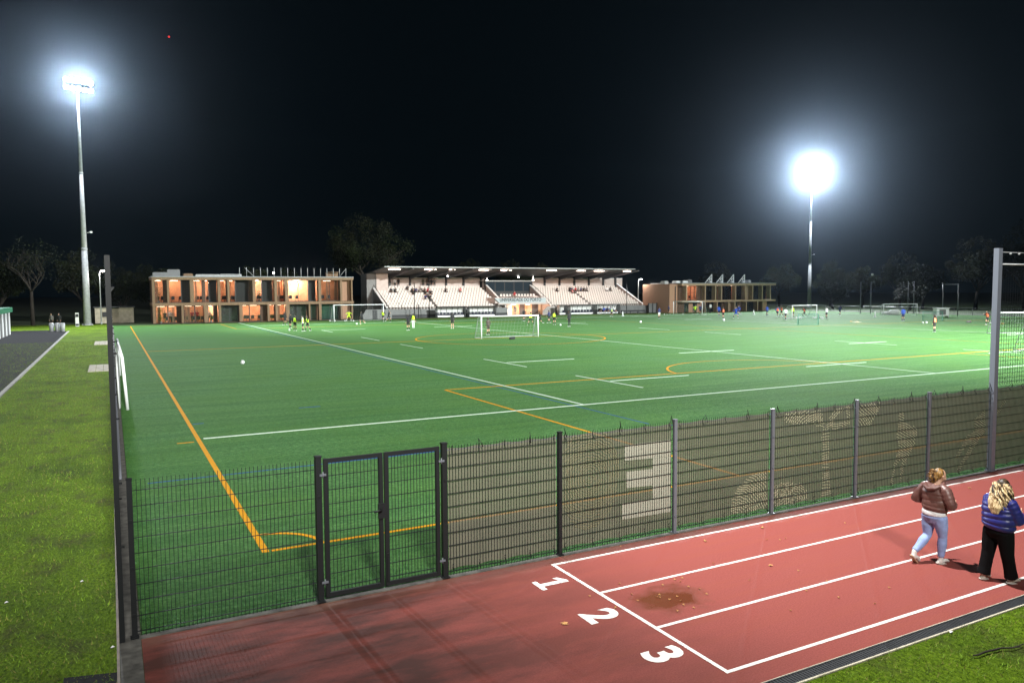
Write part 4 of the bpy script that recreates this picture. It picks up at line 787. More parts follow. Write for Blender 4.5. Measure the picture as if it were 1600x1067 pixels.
# seats
mb = MB(); mb.box(-.20, .20, .10, .50, .36, .40); mb.box(-.20, .20, .46, .50, .401, .78); mb.box(-.03, .03, .2, .4, .0, .359); seat_me = mb.mesh('seat', [m_seat])
allseats = []
for (a, b_) in ((XA0+.4, XA1-.5), (XB0+.4, XB1-.3)):
    for r in range(NR):
        x = a+.25; 
        while x < b_-.2:
            if abs((x-a) % 16.0-8) > .28: allseats.append((x, Y0+r*RW+.25, ZF+r*RH+.002, r))
            x += .52
for x in np.arange(XA1+1.2, XB0-1.0, .6): allseats.append((float(x), Y0+3.3, 2.905, 3)); 
allseats.sort(key=lambda s_: (s_[3], s_[0]))
for s_ in allseats[:100]:
    o = bpy.data.objects.new('seat', seat_me); COL.objects.link(o); o.parent = gs; o.location = Vector(s_[:3])-ORG[gs.name]
mb = MB()
for s_ in allseats[100:]:
    x, y, z = s_[:3]; mb.box(x-.2, x+.2, y+.1, y+.5, z+.36, z+.40); mb.box(x-.2, x+.2, y+.46, y+.5, z+.401, z+.78)
mb.build('seating', m_seat, gs, kind='stuff')
# back wall, pillars
mb = MB(); mb.box(XA0+1.8, sx(757, YB), YB+.01, YB+.3, ZT-.2, ZT+1.75); mb.box(sx(832, YB), sx(972, YB), YB+.01, YB+.3, ZT-.2, ZT+1.75); mb.build('back_wall', m_wall, gs)
mb = MB(); mb.box(XA0+1.8, sx(757, YB), YB-.03, YB+.33, ZT+1.752, ZT+1.85); mb.box(sx(832, YB), sx(972, YB), YB-.03, YB+.33, ZT+1.752, ZT+1.85); mb.build('coping', m_white, gs)
PP = (609.6, 641.5, 670.4, 697.8, 725, 752, 851.5, 874.8, 898, 920.6, 943, 962)
def zroof(y): return 8.15-(y-(Y0-2.2))*.085
for px in PP:
    x = sx(px, YB-.3); mb = MB(); mb.box(x-.16, x+.16, YB-.35, YB-.05, ZT+.002, zroof(YB)-.25); p_ = mb.build('pillar', m_dark, gs)
    if px > 950: continue
    mb = MB(); mb.prism([(x-.07, Y0-2.0, zroof(Y0-2)-.21), (x-.07, YB, zroof(YB)-.21), (x-.07, YB, zroof(YB)-.85), (x-.07, Y0-2.0, zroof(Y0-2)-.36)], (.14, 0, 0)); mb.build('roof_beam', m_post, gs)
XRf0, XRf1 = sx(601, Y0-2), sx(991, Y0-2)
mb = MB(); ya_, yb_ = Y0-2.2, YB+1.0
mb.prism([(XRf0, ya_, zroof(ya_)), (XRf0, yb_, zroof(yb_)), (XRf0, yb_, zroof(yb_)-.2), (XRf0, ya_, zroof(ya_)-.12)], (XRf1-XRf0, 0, 0)); mb.build('roof', mat('dark_roof_sheet', (.06, .062, .066), .6), gs)
mb = MB(); mb.box(XRf0, XRf1, ya_-.06, ya_-.001, zroof(ya_)-.10, zroof(ya_)+.03); mb.build('roof_edge', m_galv, gs)
for i, px in enumerate((617, 673, 707, 757, 791, 862, 907, 936, 978)):
    x = sx(px, Y0-.6); mb = MB(); big = i not in (2, ); z = zroof(Y0-.6)-.215; mb.box(x-(.9 if big else .4), x+(.9 if big else .4), Y0-.9, Y0-.3, z-.06, z); mb.build('roof_lamp', m_lampw, gs)
    lamp('roof_lamp_light', 'SPOT', (x, Y0-.2, z-.15), 620, (1, .62, .46), aim=(x, Y0+5.5, 3), size=.3, angle=150, blend=.6)
for px, py in ((700, 431.5), (810, 433), (761, 438), (833, 438)):
    p_ = at(px, py, YB-1.2); mb = MB(); mb.ball(p_, (.22, .15, .10), nu=8, nv=6); mb.tube([p_, (p_.x, p_.y, zroof(p_.y)-.21)], .015, 5); mb.build('pendant_lamp', m_street, gs)
# left end block, front wall, balustrades
xa, xb = sx(588, YB-3), sx(606, YB-3)
mb = MB(); mb.box(xa, xb, YB-3.2, YB+.3, 0, ZT+2.6); mb.build('end_block', m_wall, gs)
mb = MB(); mb.box(xa-1.6, xa-.002, YB-3.0, YB+.3, 0, ZT+2.4); mb.build('end_block', m_grey, gs)
def balus(x, y0, z0, y1, z1, lab=None, m=m_wall, hh=.85, rail=True, wd=.22):
    mb = MB(); mb.prism([(x-wd/2, y0, 0), (x-wd/2, y1, 0), (x-wd/2, y1, z1+hh), (x-wd/2, y0, z0+hh*.5)], (wd, 0, 0)); b_ = mb.build('balustrade', m, gs)
    mb = MB(); mb.bar((x, y0, z0+hh*.5+.05), (x, y1, z1+hh+.05), wd+.12, .09); mb.build('coping', m_white, b_)
    if rail:
        mb = MB(); mb.bar((x, y0+.3, z0+hh*.5+.75), (x, y1, z1+hh+.55), .06)
        for t_ in (0, .33, .66, 1): yy = y0+.3+(y1-y0-.3)*t_; zz = z0+hh*.5+(z1+hh*.5-z0)*t_; mb.bar((x, yy, zz+.08), (x, yy, zz+.68), .05)
        mb.build('handrail', m_dark, b_)
balus(XA0-.15, Y0, ZF-.1, Y0+NR*RW-.3, ZT-.2, m=m_grey)
balus(XA1+.15, Y0, ZF-.1, Y0+NR*RW-.6, ZT-.2, rail=False); balus(XB0-.15, Y0, ZF-.1, Y0+NR*RW-.6, ZT-.2); balus(XB1+.15, Y0, ZF-.1, Y0+NR*RW-.3, ZT-.2, rail=False)
mb = MB(); mb.box(sx(606, Y0), sx(792, Y0), Y0-.25, Y0-.005, 0, ZF+.05); mb.box(sx(868, Y0), sx(1040, Y0), Y0-.25, Y0-.005, 0, ZF+.05); mb.build('front_wall', m_grey, gs)
mb = MB(); mb.box(sx(608, Y0), sx(792, Y0), Y0-.28, Y0-.252, .05, .55); mb.build('plinth', m_dark, gs)
# press box and sign
mb = MB(); x0, x1 = sx(758, YB-2), sx(831, YB-2); mb.box(x0, x1, YB-2.2, YB-2.0, 3.31, 6.0); pb = mb.build('press_box_glazing', m_dark, gs)
mb = MB(); mb.box(x0-.1, x1+.1, YB-2.35, YB+.2, 6.001, 6.15); mb.build('press_box_roof', m_galv, gs)
for k_ in range(5): mb = MB(); xx = x0+(x1-x0)*(k_+.5)/5; mb.box(xx-(x1-x0)/11, xx+(x1-x0)/11, YB-2.225, YB-2.201, 4.2, 5.85); mb.build('pane', mat('dark_glass', (.02, .03, .04), .08), gs)
s0, s1 = sx(781, Y0-.3), sx(853, Y0-.3); zs0, zs1 = at(800, 473.5, Y0-.3).z, at(800, 466, Y0-.3).z
mb = MB(); mb.prism([(s0, Y0-.3, zs0), (s1, Y0-.3, zs0), (s1, Y0-.3, zs1), (s0-1.0, Y0-.3, zs1)], (0, .3, 0)); mb.build('sign_fascia', mat('blue_grey_fascia', (.40, .44, .47), .6), gs)
mb = MB(); mb.box(s0-.4, s1+.3, Y0-.45, Y0+3.2, zs0-.26, zs0-.005); mb.build('balcony_edge', m_wall, gs)
mb = MB(); mb.box(s0-.8, s1+.3, Y0+.001, Y0+3.19, zs0, zs1+.1); mb.build('balcony_floor', m_wall, gs)
me = text_mesh('UNIVERSIDADE DO PORTO', 1.0, .012, .01); me.materials.clear(); me.materials.append(m_dark)
o = bpy.data.objects.new('lettering', me); COL.objects.link(o); wt = max(v.co.x for v in me.vertices)-min(v.co.x for v in me.vertices); k_ = (sx(845.5, Y0-.32)-sx(781, Y0-.32))/wt
o.scale = (k_, k_*1.35, 1); o.rotation_euler = (pi/2, 0, 0); o.parent = gs; o.location = Vector(((sx(781, Y0-.32)+sx(845.5, Y0-.32))/2, Y0-.325, (zs0+zs1)/2+.12))-ORG[gs.name]
# entrance passage under the sign
mb = MB(); ex0, ex1 = sx(778, Y0+3), sx(860, Y0+3); mb.box(ex0, ex1, Y0+3.0, Y0+3.15, 0, 2.0); mb.build('passage_wall', m_intw, gs)
for a, wd, c_ in ((786, 1.2, m_grey), (796, 1.0, m_white), (806, 1.1, m_wood), (816, 1.1, m_intd), (827, 1.1, m_wood), (836, 1.3, m_intd), (848, 1.8, m_wood)):
    x = sx(a, Y0+2.9); mb = MB(); mb.box(x-wd/2, x+wd/2, Y0+2.93, Y0+2.99, .02, 1.9); mb.build('door', c_, gs)
lamp('passage_lamp', 'POINT', (sx(812, Y0+1.6), Y0+1.5, 1.75), 420, (1, .6, .4), size=.15); lamp('passage_lamp', 'POINT', (sx(835, Y0+1.6), Y0+1.5, 1.75), 250, (1, .62, .42), size=.15)
mb = MB(); mb.box(sx(799, Y0+1), sx(806, Y0+1), Y0+1, Y0+1.2, 1.85, 1.93); mb.box(sx(822, Y0+1), sx(828, Y0+1), Y0+1, Y0+1.2, 1.85, 1.93); mb.build('passage_lamp_fitting', m_lampw, gs)
mb = MB(); mb.prism([(sx(847, Y0), Y0-.26, 0), (sx(866, Y0), Y0-.26, 0), (sx(866, Y0), Y0-.26, 1.5), (sx(855, Y0), Y0-.26, 1.5), (sx(847, Y0), Y0-.26, .7)], (0, .25, 0)); mb.build('sloping_wall', m_plaster, gs)
person((sx(805, Y0-1), Y0-1), .3, 'walk', 'person in grey walking in front of the orange doorway under the sign', shirt='grey', shorts='grey', knees='grey', group='people at the grandstand')
# low wall continuing to the right building
wl_ = empty('panel_wall', (sx(1042, Y0), Y0-1, 0), label='low grey panel wall between the grandstand and the right building', cat='wall')
mb = MB(); mb.box(sx(1012, Y0-1), sx(1036, Y0-1), Y0-1.3, Y0-1.05, 0, 1.75); mb.build('panel', m_grey, wl_)
for a in (1012, 1018, 1024, 1030, 1036): mb = MB(); x = sx(a, Y0-1); mb.box(x-.06, x+.06, Y0-1.4, Y0-1.31, 0, 1.85); mb.build('post', m_dark, wl_)
# wall left of the stand
wl2 = empty('ramp_wall', (sx(568, 114), 114, 0), label='low grey wall with a dark door behind the far left goal', cat='wall')
mb = MB(); mb.prism([(sx(566, 114), 114, 0), (sx(612, 114), 114, 0), (sx(612, 114), 114, 1.5), (sx(572, 114), 114, 1.5), (sx(566, 114), 114, .6)], (0, .25, 0)); mb.build('panel', m_grey, wl2)
mb = MB(); mb.box(sx(582, 114), sx(589, 114), 113.93, 113.995, 0, 1.4); mb.build('door', m_dark, wl2)
# dugouts
GD = 'team shelters in front of the grandstand'
def dugout(p0, p1, lab, n=5):
    Yd = 112.9; x0, x1 = sx(p0, Yd), sx(p1, Yd); wd = x1-x0; e = empty('dugout', (0, 0, 0)); ORG[e.name] = Vector((0, 0, 0)); H = 1.75
    prof = [(1.1, .05), (1.15, 1.2), (.95, 1.55), (.6, H), (0.1, H+.02), (-.15, H-.05)]
    mb = MB()
    for i in range(n+1):
        x = wd*i/n; mb.tube([(x, a, z) for a, z in prof], .045 if i in (0, n) else .03, 6)
    mb.tube([(0, -.15, H-.05), (wd, -.15, H-.05)], .05, 6); mb.tube([(0, 1.13, .05), (wd, 1.13, .05)], .04, 6); mb.build('frame', m_black, e)
    mb = MB()
    for i in range(n): mb.add([(wd*(i+t_)/n+(.04 if t_ == 0 else -.04), a+.03, z) for a, z in prof[1:4] for t_ in (0, 1)]+[(wd*i/n+.04, 1.13, .5), (wd*(i+1)/n-.04, 1.13, .5)], [(6, 7, 1, 0), (0, 1, 3, 2), (2, 3, 5, 4)], 0)
    mb.build('clear_panel', mat('milky_plastic', (.72, .74, .74), .4, transl=.3), e)
    mb = MB(); mb.add([(0, .58, H+.03), (wd, .58, H+.03), (wd, .1, H+.06), (0, .1, H+.06), (wd, -.2, H-.02), (0, -.2, H-.02)], [(0, 1, 2, 3), (3, 2, 4, 5)]); mb.build('roof_sheet', m_dark, e)
    for s_ in (0, wd): mb = MB(); mb.prism([(s_, a, z) for a, z in prof[:5]]+[(s_, .1, .05)], (.012, 0, 0)); mb.build('side_panel', mat('smoky_plastic', (.2, .21, .22), .3, alpha=.6), e)
    mb = MB(); mb.box(.1, wd-.1, .55, .95, .10, .36); mb.build('bench', m_white, e)
    k_ = int(wd/.6)
    for i in range(k_): x = .3+(wd-.6)*i/max(1, k_-1); mb = MB(); mb.box(x-.2, x+.2, .5, .9, .361, .44); mb.box(x-.2, x+.2, .86, .92, .441, .85); mb.build('seat', mat('dark_navy_seat', (.012, .014, .035), .6), e)
    e.location = (x0, Yd, 0); return tag(e, lab, 'team shelter', GD)
dugout(684, 728, 'first team shelter from the left, nearest the left goal'); dugout(734, 776, 'second team shelter from the left, beside the sign')
dugout(875, 887, 'narrow team shelter right of the sloping wall', 2); dugout(892, 930, 'team shelter with empty dark seats right of the narrow one'); dugout(934, 969, 'rightmost team shelter with players in blue sitting inside')
e = empty('long_bench', (sx(971, 113), 112.8, 0), label='long dark bench on the turf right of the last team shelter', cat='bench'); mb = MB(); mb.box(sx(971, 113), sx(1009, 113), 112.8, 113.2, .32, .62); mb.build('seat', m_dark, e)
for a in (973, 985, 997, 1008): mb = MB(); x = sx(a, 113); mb.box(x-.04, x+.04, 112.85, 113.15, 0, .319); mb.build('leg', m_post, e)
for i, (px, c_) in enumerate(((938, 'black'), (944, 'blue'), (949, 'navy'), (954, 'blue'), (960, 'white'))):
    person((sx(px, 113.4), 113.5), pi+.2*(i-2), 'sit', ['player in black at the left end of the rightmost shelter', 'player in blue, second from the left in the rightmost shelter', 'player in navy in the middle of the rightmost shelter', 'player in blue beside the one in white in the rightmost shelter', 'player in white at the right end of the rightmost shelter'][i], shirt=c_, shorts='navy', group='players sitting in the rightmost shelter', z=.44)
g_ = Gp(956, 494.5); person((g_.x, g_.y), 1.4, 'wide', 'player in a yellow vest crouching in front of the rightmost shelter', shirt='white', bib='yellow', group=GP)
# spectators
def spec(px, py, c_, lab, stand=False, trousers='black'):
    best = None
    for r in range(NR+1):
        Yr = Y0+r*RW+.45 if r < NR else YB-.6; p_ = at(px, py, Yr); zr_ = ZF+r*RH+(.42 if not stand and r < NR else 0); d = abs(p_.z-(zr_+(.35 if not stand else .85)))
        if best is None or d < best[0]: best = (d, p_.x, Yr, zr_, r)
    if stand: p_ = at(px, py, YB-.6); best = (0, p_.x, YB-.6, ZT+.003, NR)
    person((best[1], best[2]), pi+random.uniform(-.5, .5), 'stand' if stand else 'sit', lab, shirt=c_, shorts=trousers, knees=trousers, socks=trousers, group='spectators in the grandstand', z=best[3])
SP = [(617, 444, 'white', 'spectator in a white top standing at the back wall, far left', 1), (622.5, 444, 'black', 'spectator in black standing beside the white top at the far left', 1),
 (611, 454, 'black', 'spectator seated leftmost in the upper row', 0), (617, 454, 'black', 'seated spectator in black below the white top', 0), (636, 449, 'black', 'dark spectator crouching at the back wall in the second wall bay', 0),
 (644, 455, 'black', 'leftmost of the four seated around the left net post', 0), (650, 455, 'navy', 'spectator in navy in the row of four around the left net post', 0), (655.5, 455, 'grey', 'spectator in grey at the right of the row of four around the left net post', 0), (646, 459, 'black', 'spectator one row below the four around the left net post', 0),
 (661, 444, 'green', 'standing spectator in olive left of the crowd at the back', 1), (667, 446, 'brown', 'spectator in brown standing in the crowd over the right net post', 1), (674, 442, 'black', 'tallest standing spectator in the crowd over the right net post', 1), (679, 444, 'grey', 'standing spectator in grey at the right of the crowd', 1),
 (663, 455, 'brown', 'seated spectator in brown below the standing crowd', 0), (668, 455, 'red', 'seated spectator in dark red below the standing crowd', 0), (673, 457, 'black', 'seated spectator in black just over the right net post', 0), (665, 463, 'navy', 'spectator in navy, lowest left of the crowd', 0), (672, 463, 'black', 'spectator in black, lowest right of the crowd', 0), (668.5, 460, 'grey', 'spectator in grey in the middle of the seated crowd', 0),
 (696, 454, 'black', 'lone spectator in black between the crowd and the next pillar', 0), (719, 455, 'pink', 'lone spectator in pink near the right end of the left seats', 0),
 (870, 453, 'black', 'lone spectator in black at the left of the right seats', 0), (890, 454, 'black', 'leftmost spectator of the group in the right seats', 0), (893.5, 451, 'navy', 'spectator in navy, raised at the left of the group in the right seats', 0), (899, 452, 'red', 'spectator in dark red in the group of the right seats', 0), (903, 451, 'grey', 'spectator in grey in the group of the right seats', 0), (907.5, 451, 'navy', 'spectator in navy at the middle of the group in the right seats', 0), (912, 451, 'black', 'spectator in black second from the right of the group in the right seats', 0), (916.5, 452, 'grey', 'rightmost spectator of the group in the right seats', 0), (894, 457, 'pink', 'spectator in pink seated one row lower in the right seats', 0),
 (948, 451, 'white', 'spectator in white at the right end of the right seats', 0), (953, 451, 'black', 'spectator in black at the right end of the right seats', 0)]
for px, py, c_, lab, st in SP: spec(px, py, c_, lab, bool(st))
person((sx(803, Y0+3.5), Y0+3.3), pi, 'sit', 'person in red reclining above the sign', shirt='red', group='people at the grandstand', z=3.3)
# ------------------------------------------------------------------ left surroundings
e = empty('green_roofed_shed', (-9.6, 80, 0), label='grey striped shed with a green roof at the left edge', cat='shed')
mb = MB(); mb.box(-12.5, -9.45, 76, 95.6, .0, 2.35); mb.build('wall', mat('shed_grey', (.20, .21, .23), .6), e)
for i in range(14): y = 76.3+i*1.4; mb = MB(); mb.box(-9.445, -9.38, y, y+.45, .02, 2.3); mb.build('door_panel', m_white if i % 2 else m_grey, e)
mb = MB(); mb.box(-12.8, -9.2, 75.8, 95.8, 2.355, 2.85); mb.build('roof', mat('green_roof_sheet', (.01, .14, .07), .5), e)
def street_lamp(px, yb, yt, Y, lab):
    p0 = at(px, yb, Y); p1 = at(px, yt, Y); e = empty('street_lamp', (p0.x, Y, 0), label=lab, cat='street lamp', group='street lamps'); x = p0.x
    mb = MB(); mb.tube([(x, Y, 0), (x, Y, p1.z-.3), (x+.1, Y, p1.z), (x+.35, Y, p1.z+.05)], [.08, .055, .045, .04], 8); mb.tube([(x, Y, 0), (x, Y, .3)], .13, 8); mb.build('pole', m_galv, e)
    mb = MB(); mb.ball((x+.5, Y-.1, p1.z+.06), (.35, .18, .12), nu=10, nv=6); mb.build('lamp_head', m_street, e)
    lamp('street_lamp_light', 'POINT', (x+.5, Y-.4, p1.z-.25), 500, (1, .95, .85), size=.15)
street_lamp(158.5, 505, 424, 118, 'street lamp on a slim pole right of the left mast'); street_lamp(997, 492, 437, 119, 'street lamp between the grandstand roof and the right building')
e = empty('service_hut', (-1.5, 122, 0), label='low pale hut behind the left end of the side fence', cat='hut')
mb = MB(); mb.box(-2, -.2, 122, 126, 0, 2.2); mb.box(1.0, 2.9, 122, 126, 0, 2.2); mb.box(-.199, .999, 123, 126, 0, 2.1); mb.build('wall', mat('cream_render', (.42, .38, .30), .85, noise=.2, scale=2), e)
mb = MB(); mb.box(-2.2, 3.1, 121.8, 126.2, 2.205, 2.35); mb.build('roof', m_dark, e); mb = MB(); mb.box(-1.1, -.5, 121.95, 121.995, .9, 1.6); mb.build('window', m_dark, e)
mb = MB(); mb.box(-.2, .2, -.15, .15, 0, 1.75); mb.box(-.17, .17, -.18, -.151, .1, .35, 1); mb.box(-.17, .17, -.18, -.151, 1.2, 1.6, 1); o = mb.build('utility_cabinet', [m_white, m_dark]); g_ = Gp(121, 510); o.location = (g_.x, g_.y, 0); tag(o, 'slim white utility cabinet left of the left mast', 'cabinet')
mb = MB(); mb.tube([(0, 0, 0), (0, 0, .9)], [.22, .26], 12); mb.tube([(0, 0, .9), (0, 0, .96)], [.28, .2], 12); bin0 = mb.build('litter_bin', m_galv)
for i, (px, lab) in enumerate(((81, 'leftmost of the three grey bins at the path end'), (90, 'middle of the three grey bins at the path end'), (98, 'rightmost of the three grey bins at the path end'))):
    o = bin0 if i == 0 else bin0.copy()
    if i: COL.objects.link(o)
    g_ = Gp(px, 518); o.location = (g_.x, g_.y, 0); tag(o, lab, 'bin', 'grey bins at the path end')
# ------------------------------------------------------------------ trees
m_bark = mat('bark', (.022, .017, .013), .9, noise=.3, scale=2); m_leafs = [mat('leaf_dark', (.006, .009, .004), .7, spec=.12, noise=.3, scale=.5), mat('leaf_mid', (.014, .020, .007), .7, spec=.12, noise=.3, scale=.5), mat('leaf_olive', (.014, .016, .007), .7, spec=.12, noise=.3, scale=.5)]
def make_tree(seed, H, W, trunk_h, nleaf, leaf=.28, bare=False, lobes=9, tr=.35):
    R_ = random.Random(seed); e = empty('tree', (0, 0, 0)); ORG[e.name] = Vector((0, 0, 0)); tk = MB(); tips = []
    def limb(p, d, L_, r, lv):
        pts = [p]; n = 5; q = p.copy(); dd = d.copy()
        for i in range(n): dd = (dd+Vector((R_.uniform(-.2, .2), R_.uniform(-.2, .2), R_.uniform(-.05, .15)))).normalized(); q = q+dd*L_/n; pts.append(q.copy())
        tk.tube(pts, [r*(1-.6*i/n) for i in range(n+1)], 6)
        if lv == 0: tips.append(q); return
        for k_ in range(3 if lv > 1 else 3):
            j = R_.randint(2, n); a = R_.uniform(0, 2*pi); nd = (dd*.7+Vector((math.cos(a), math.sin(a), R_.uniform(-.1, .7)))*.8).normalized(); limb(pts[j], nd, L_*R_.uniform(.55, .75), r*.5, lv-1)
        tips.append(q)
    top = Vector((R_.uniform(-.3, .3), R_.uniform(-.3, .3), trunk_h)); tk.tube([(0, 0, -.1), top*.5, top], [tr, tr*.8, tr*.7], 10)
    for k_ in range(5): a = k_*2*pi/5+R_.random(); limb(top, Vector((math.cos(a)*.8, math.sin(a)*.8, R_.uniform(.5, 1.3))).normalized(), (H-trunk_h)*.42, tr*.45, 2 if not bare else 3)
    tk.build('trunk', m_bark, e)
    cl = []
    for i in range(lobes*4):
        t_ = R_.choice(tips); cl.append((t_+Vector((R_.gauss(0, .5), R_.gauss(0, .5), R_.gauss(0, .4))), R_.uniform(.5, 1.1)*W*.13))
    for i in range(lobes*3):
        a = R_.uniform(0, 2*pi); rr = math.sqrt(R_.random())*W*.46; zz = trunk_h+.25*(H-trunk_h)+(H-trunk_h)*.72*R_.random()*math.sqrt(max(.05, 1-(rr/(W*.5))**2)); cl.append((Vector((rr*math.cos(a), rr*math.sin(a), zz)), R_.uniform(.6, 1.2)*W*.12))
    cr = MB(); n = nleaf if not bare else nleaf//4
    for i in range(n):
        c_, r = cl[i % len(cl)]; d = Vector((R_.gauss(0, 1), R_.gauss(0, 1), R_.gauss(0, .8))).normalized()*r*R_.uniform(.3, 1.0)**.6; p = c_+d
        if p.z < trunk_h*.6: continue
        u = Vector((R_.gauss(0, 1), R_.gauss(0, 1), R_.gauss(0, 1))).normalized(); v_ = u.orthogonal().normalized(); s_ = leaf*R_.uniform(.6, 1.3); cr.poly([p-u*s_*.5, p+v_*s_*.28, p+u*s_*.5, p-v_*s_*.28], (i % len(cl)) % 3)
    cr.build('crown', m_leafs, e); return e
big = make_tree(3, 18.4, 15.5, 6, 16000, .32, lobes=14, tr=.65); big.location = (41.8, 135, 0); tag(big, 'large broad tree rising between the timber building and the grandstand', 'tree')
lt = make_tree(11, 12.5, 9.5, 4.5, 5000, .22, bare=True, tr=.28); lt.location = (-9.3, 120, 0); tag(lt, 'thin brown tree with sparse leaves at the left edge', 'tree')
tA = make_tree(21, 9.5, 9, 2.5, 6500, .34); tB = make_tree(22, 12, 9, 3, 7000, .34, lobes=11); tC = make_tree(23, 7, 8, 1.5, 5000, .3)
spots = [(tA, 1.5, 128, .85, 'small tree behind the pale hut'), (tA, 6, 130, .9, 'dark bush-like tree at the left corner of the timber building'), (tA, 21, 131, .9, 'tree top over the middle of the timber building roof'), (tA, 26.5, 130, .85, 'tree top over the right part of the timber building roof'),
  (tB, -3.5, 131, .9, 'dark tree behind the foot of the left mast'), (tA, -14, 128, 1.0, 'dark tree left of the thin brown tree'), (tB, 63, 137, .85, 'tree top just over the left part of the grandstand roof'), (tB, 72, 137, .86, 'tree top over the middle of the grandstand roof'), (tB, 80, 138, .82, 'tree top over the right part of the grandstand roof'),
  (tB, 128, 138, .9, 'tree between the right building and the far mast'), (tA, 147, 136, 1.1, 'tree at the foot of the far mast'), (tB, 153, 126, .9, 'tree behind the gap between the two far goals'), (tA, 153, 117, 1.0, 'round tree behind the airborne ball'), (tB, 155, 109, 1.0, 'tree behind the thin far goal'), (tA, 151, 101, 1.0, 'tree behind the white equipment box'), (tB, 156, 93, 1.2, 'tall tree above the dark goal-like frame'), (tB, 157, 84, 1.4, 'tallest tree of the wood left of the pale post'), (tB, 160, 74, 1.5, 'tall tree behind the tall pale post'), (tB, 158, 64, 1.4, 'tall tree at the right edge behind the mesh'), (tC, 137, 112, .9, 'low bush before the wood, left one'), (tC, 138, 95, .8, 'low bush before the wood, right one')]
used = set()
for (src, x, y, s_, lab) in spots:
    if src.name in used: o = copy_tree(src)
    else: o = src; used.add(src.name)
    o.location = (x, y, 0); o.scale = (s_, s_, s_); o.rotation_euler = (0, 0, random.uniform(0, 6.28)); tag(o, lab, 'tree', 'trees around the ground')
# red aviation light on a far crane mast
p_ = at(264, 58, 420)
e = empty('aircraft_light', (p_.x, p_.y, 0), label='tiny red aircraft light high in the black sky at upper left', cat='aircraft light')
mb = MB(); mb.ball(p_, .40, nu=8, nv=6); mb.build('lamp', emis('red_lamp', (1, .03, .02), 4), e)
# ------------------------------------------------------------------ fallen leaves
m_dl = mat('dry_leaf', (.50, .27, .10), .8, noise=.3, scale=20)
def leafm(s_, seed):
    R_ = random.Random(seed); mb = MB(); n = 10; vs = [(0, 0, .012)]
    for k_ in range(n): a = 2*pi*k_/n; r = s_*(1 if k_ % 2 else .45)*R_.uniform(.8, 1.2); vs.append((r*math.cos(a), r*math.sin(a), .006+.02*R_.random()))
    mb.add(vs, [(0, 1+k_, 1+(k_+1) % n) for k_ in range(n)]); mb.tube([(0, 0, .01), (-s_*.9, -s_*.6, .008)], .003, 4); return mb.mesh('fallen_leaf', [m_dl])
lm_ = [leafm(.055, 1), leafm(.04, 2), leafm(.019, 3)]
def leaf(px, py, k_, lab): o = bpy.data.objects.new('fallen_leaf', lm_[k_]); COL.objects.link(o); g_ = Gp(px, py); o.location = (g_.x, g_.y, .003); o.rotation_euler = (0, 0, random.uniform(0, 6)); tag(o, lab, 'leaf', 'dry leaves on the track')
leaf(882, 975, 0, 'large dry leaf on the dark red track left of the painted digit two')
leaf(1102, 846, 1, 'dry leaf in lane one nearest the fence post'); leaf(1191, 825, 1, 'dry leaf in lane one right of the second grey post'); leaf(1204, 884, 1, 'curled dry leaf in lane two'); leaf(1515, 763, 1, 'curled leaf on the track between the two women, near the fence')
for i in range(18):
    px, py = random.gauss(1035, 38), random.gauss(926, 14); leaf(px, py, 2, 'small leaf scrap lying in or beside the puddle')
for i in range(22): leaf(random.uniform(900, 1420), random.uniform(800, 960), 2, 'tiny leaf scrap on the lit lanes')
# litter in the lawn
m_pap = mat('paper', (.7, .7, .68), .7)
for px, py, lab in ((128, 909, 'white paper scrap on the lawn beside the side fence'), (10, 942, 'white torn scrap at the left edge of the lawn'), (176, 1012, 'pale scrap on the asphalt patch'), (1486, 988, 'small white scrap on the lawn by the drain channel')):
    mb = MB(); mb.add([(-.06, -.02, .03), (.06, -.03, .045), (.07, .03, .03), (0, .05, .06), (-.05, .03, .035)], [(0, 1, 2, 3, 4)]); o = mb.build('paper_scrap', m_pap); g_ = Gp(px, py); o.location = (g_.x, g_.y, -.01); o.scale = (.4, .4, .6); tag(o, lab, 'litter', 'paper scraps')
mb = MB(); pts = [Gp(1520+i*9, 1027-i*2+random.uniform(-2, 2)) for i in range(10)]; mb.tube([(q.x, q.y, .03) for q in pts], [.006, .012, .01, .012, .012, .01, .01, .009, .007, .004], 6); mb.tube([(pts[6].x, pts[6].y, .03), (pts[6].x+.12, pts[6].y-.1, .06)], .005, 5); o = mb.build('fallen_twig', m_bark); tag(o, 'brown twig lying on the lit grass in the lower right corner', 'twig')
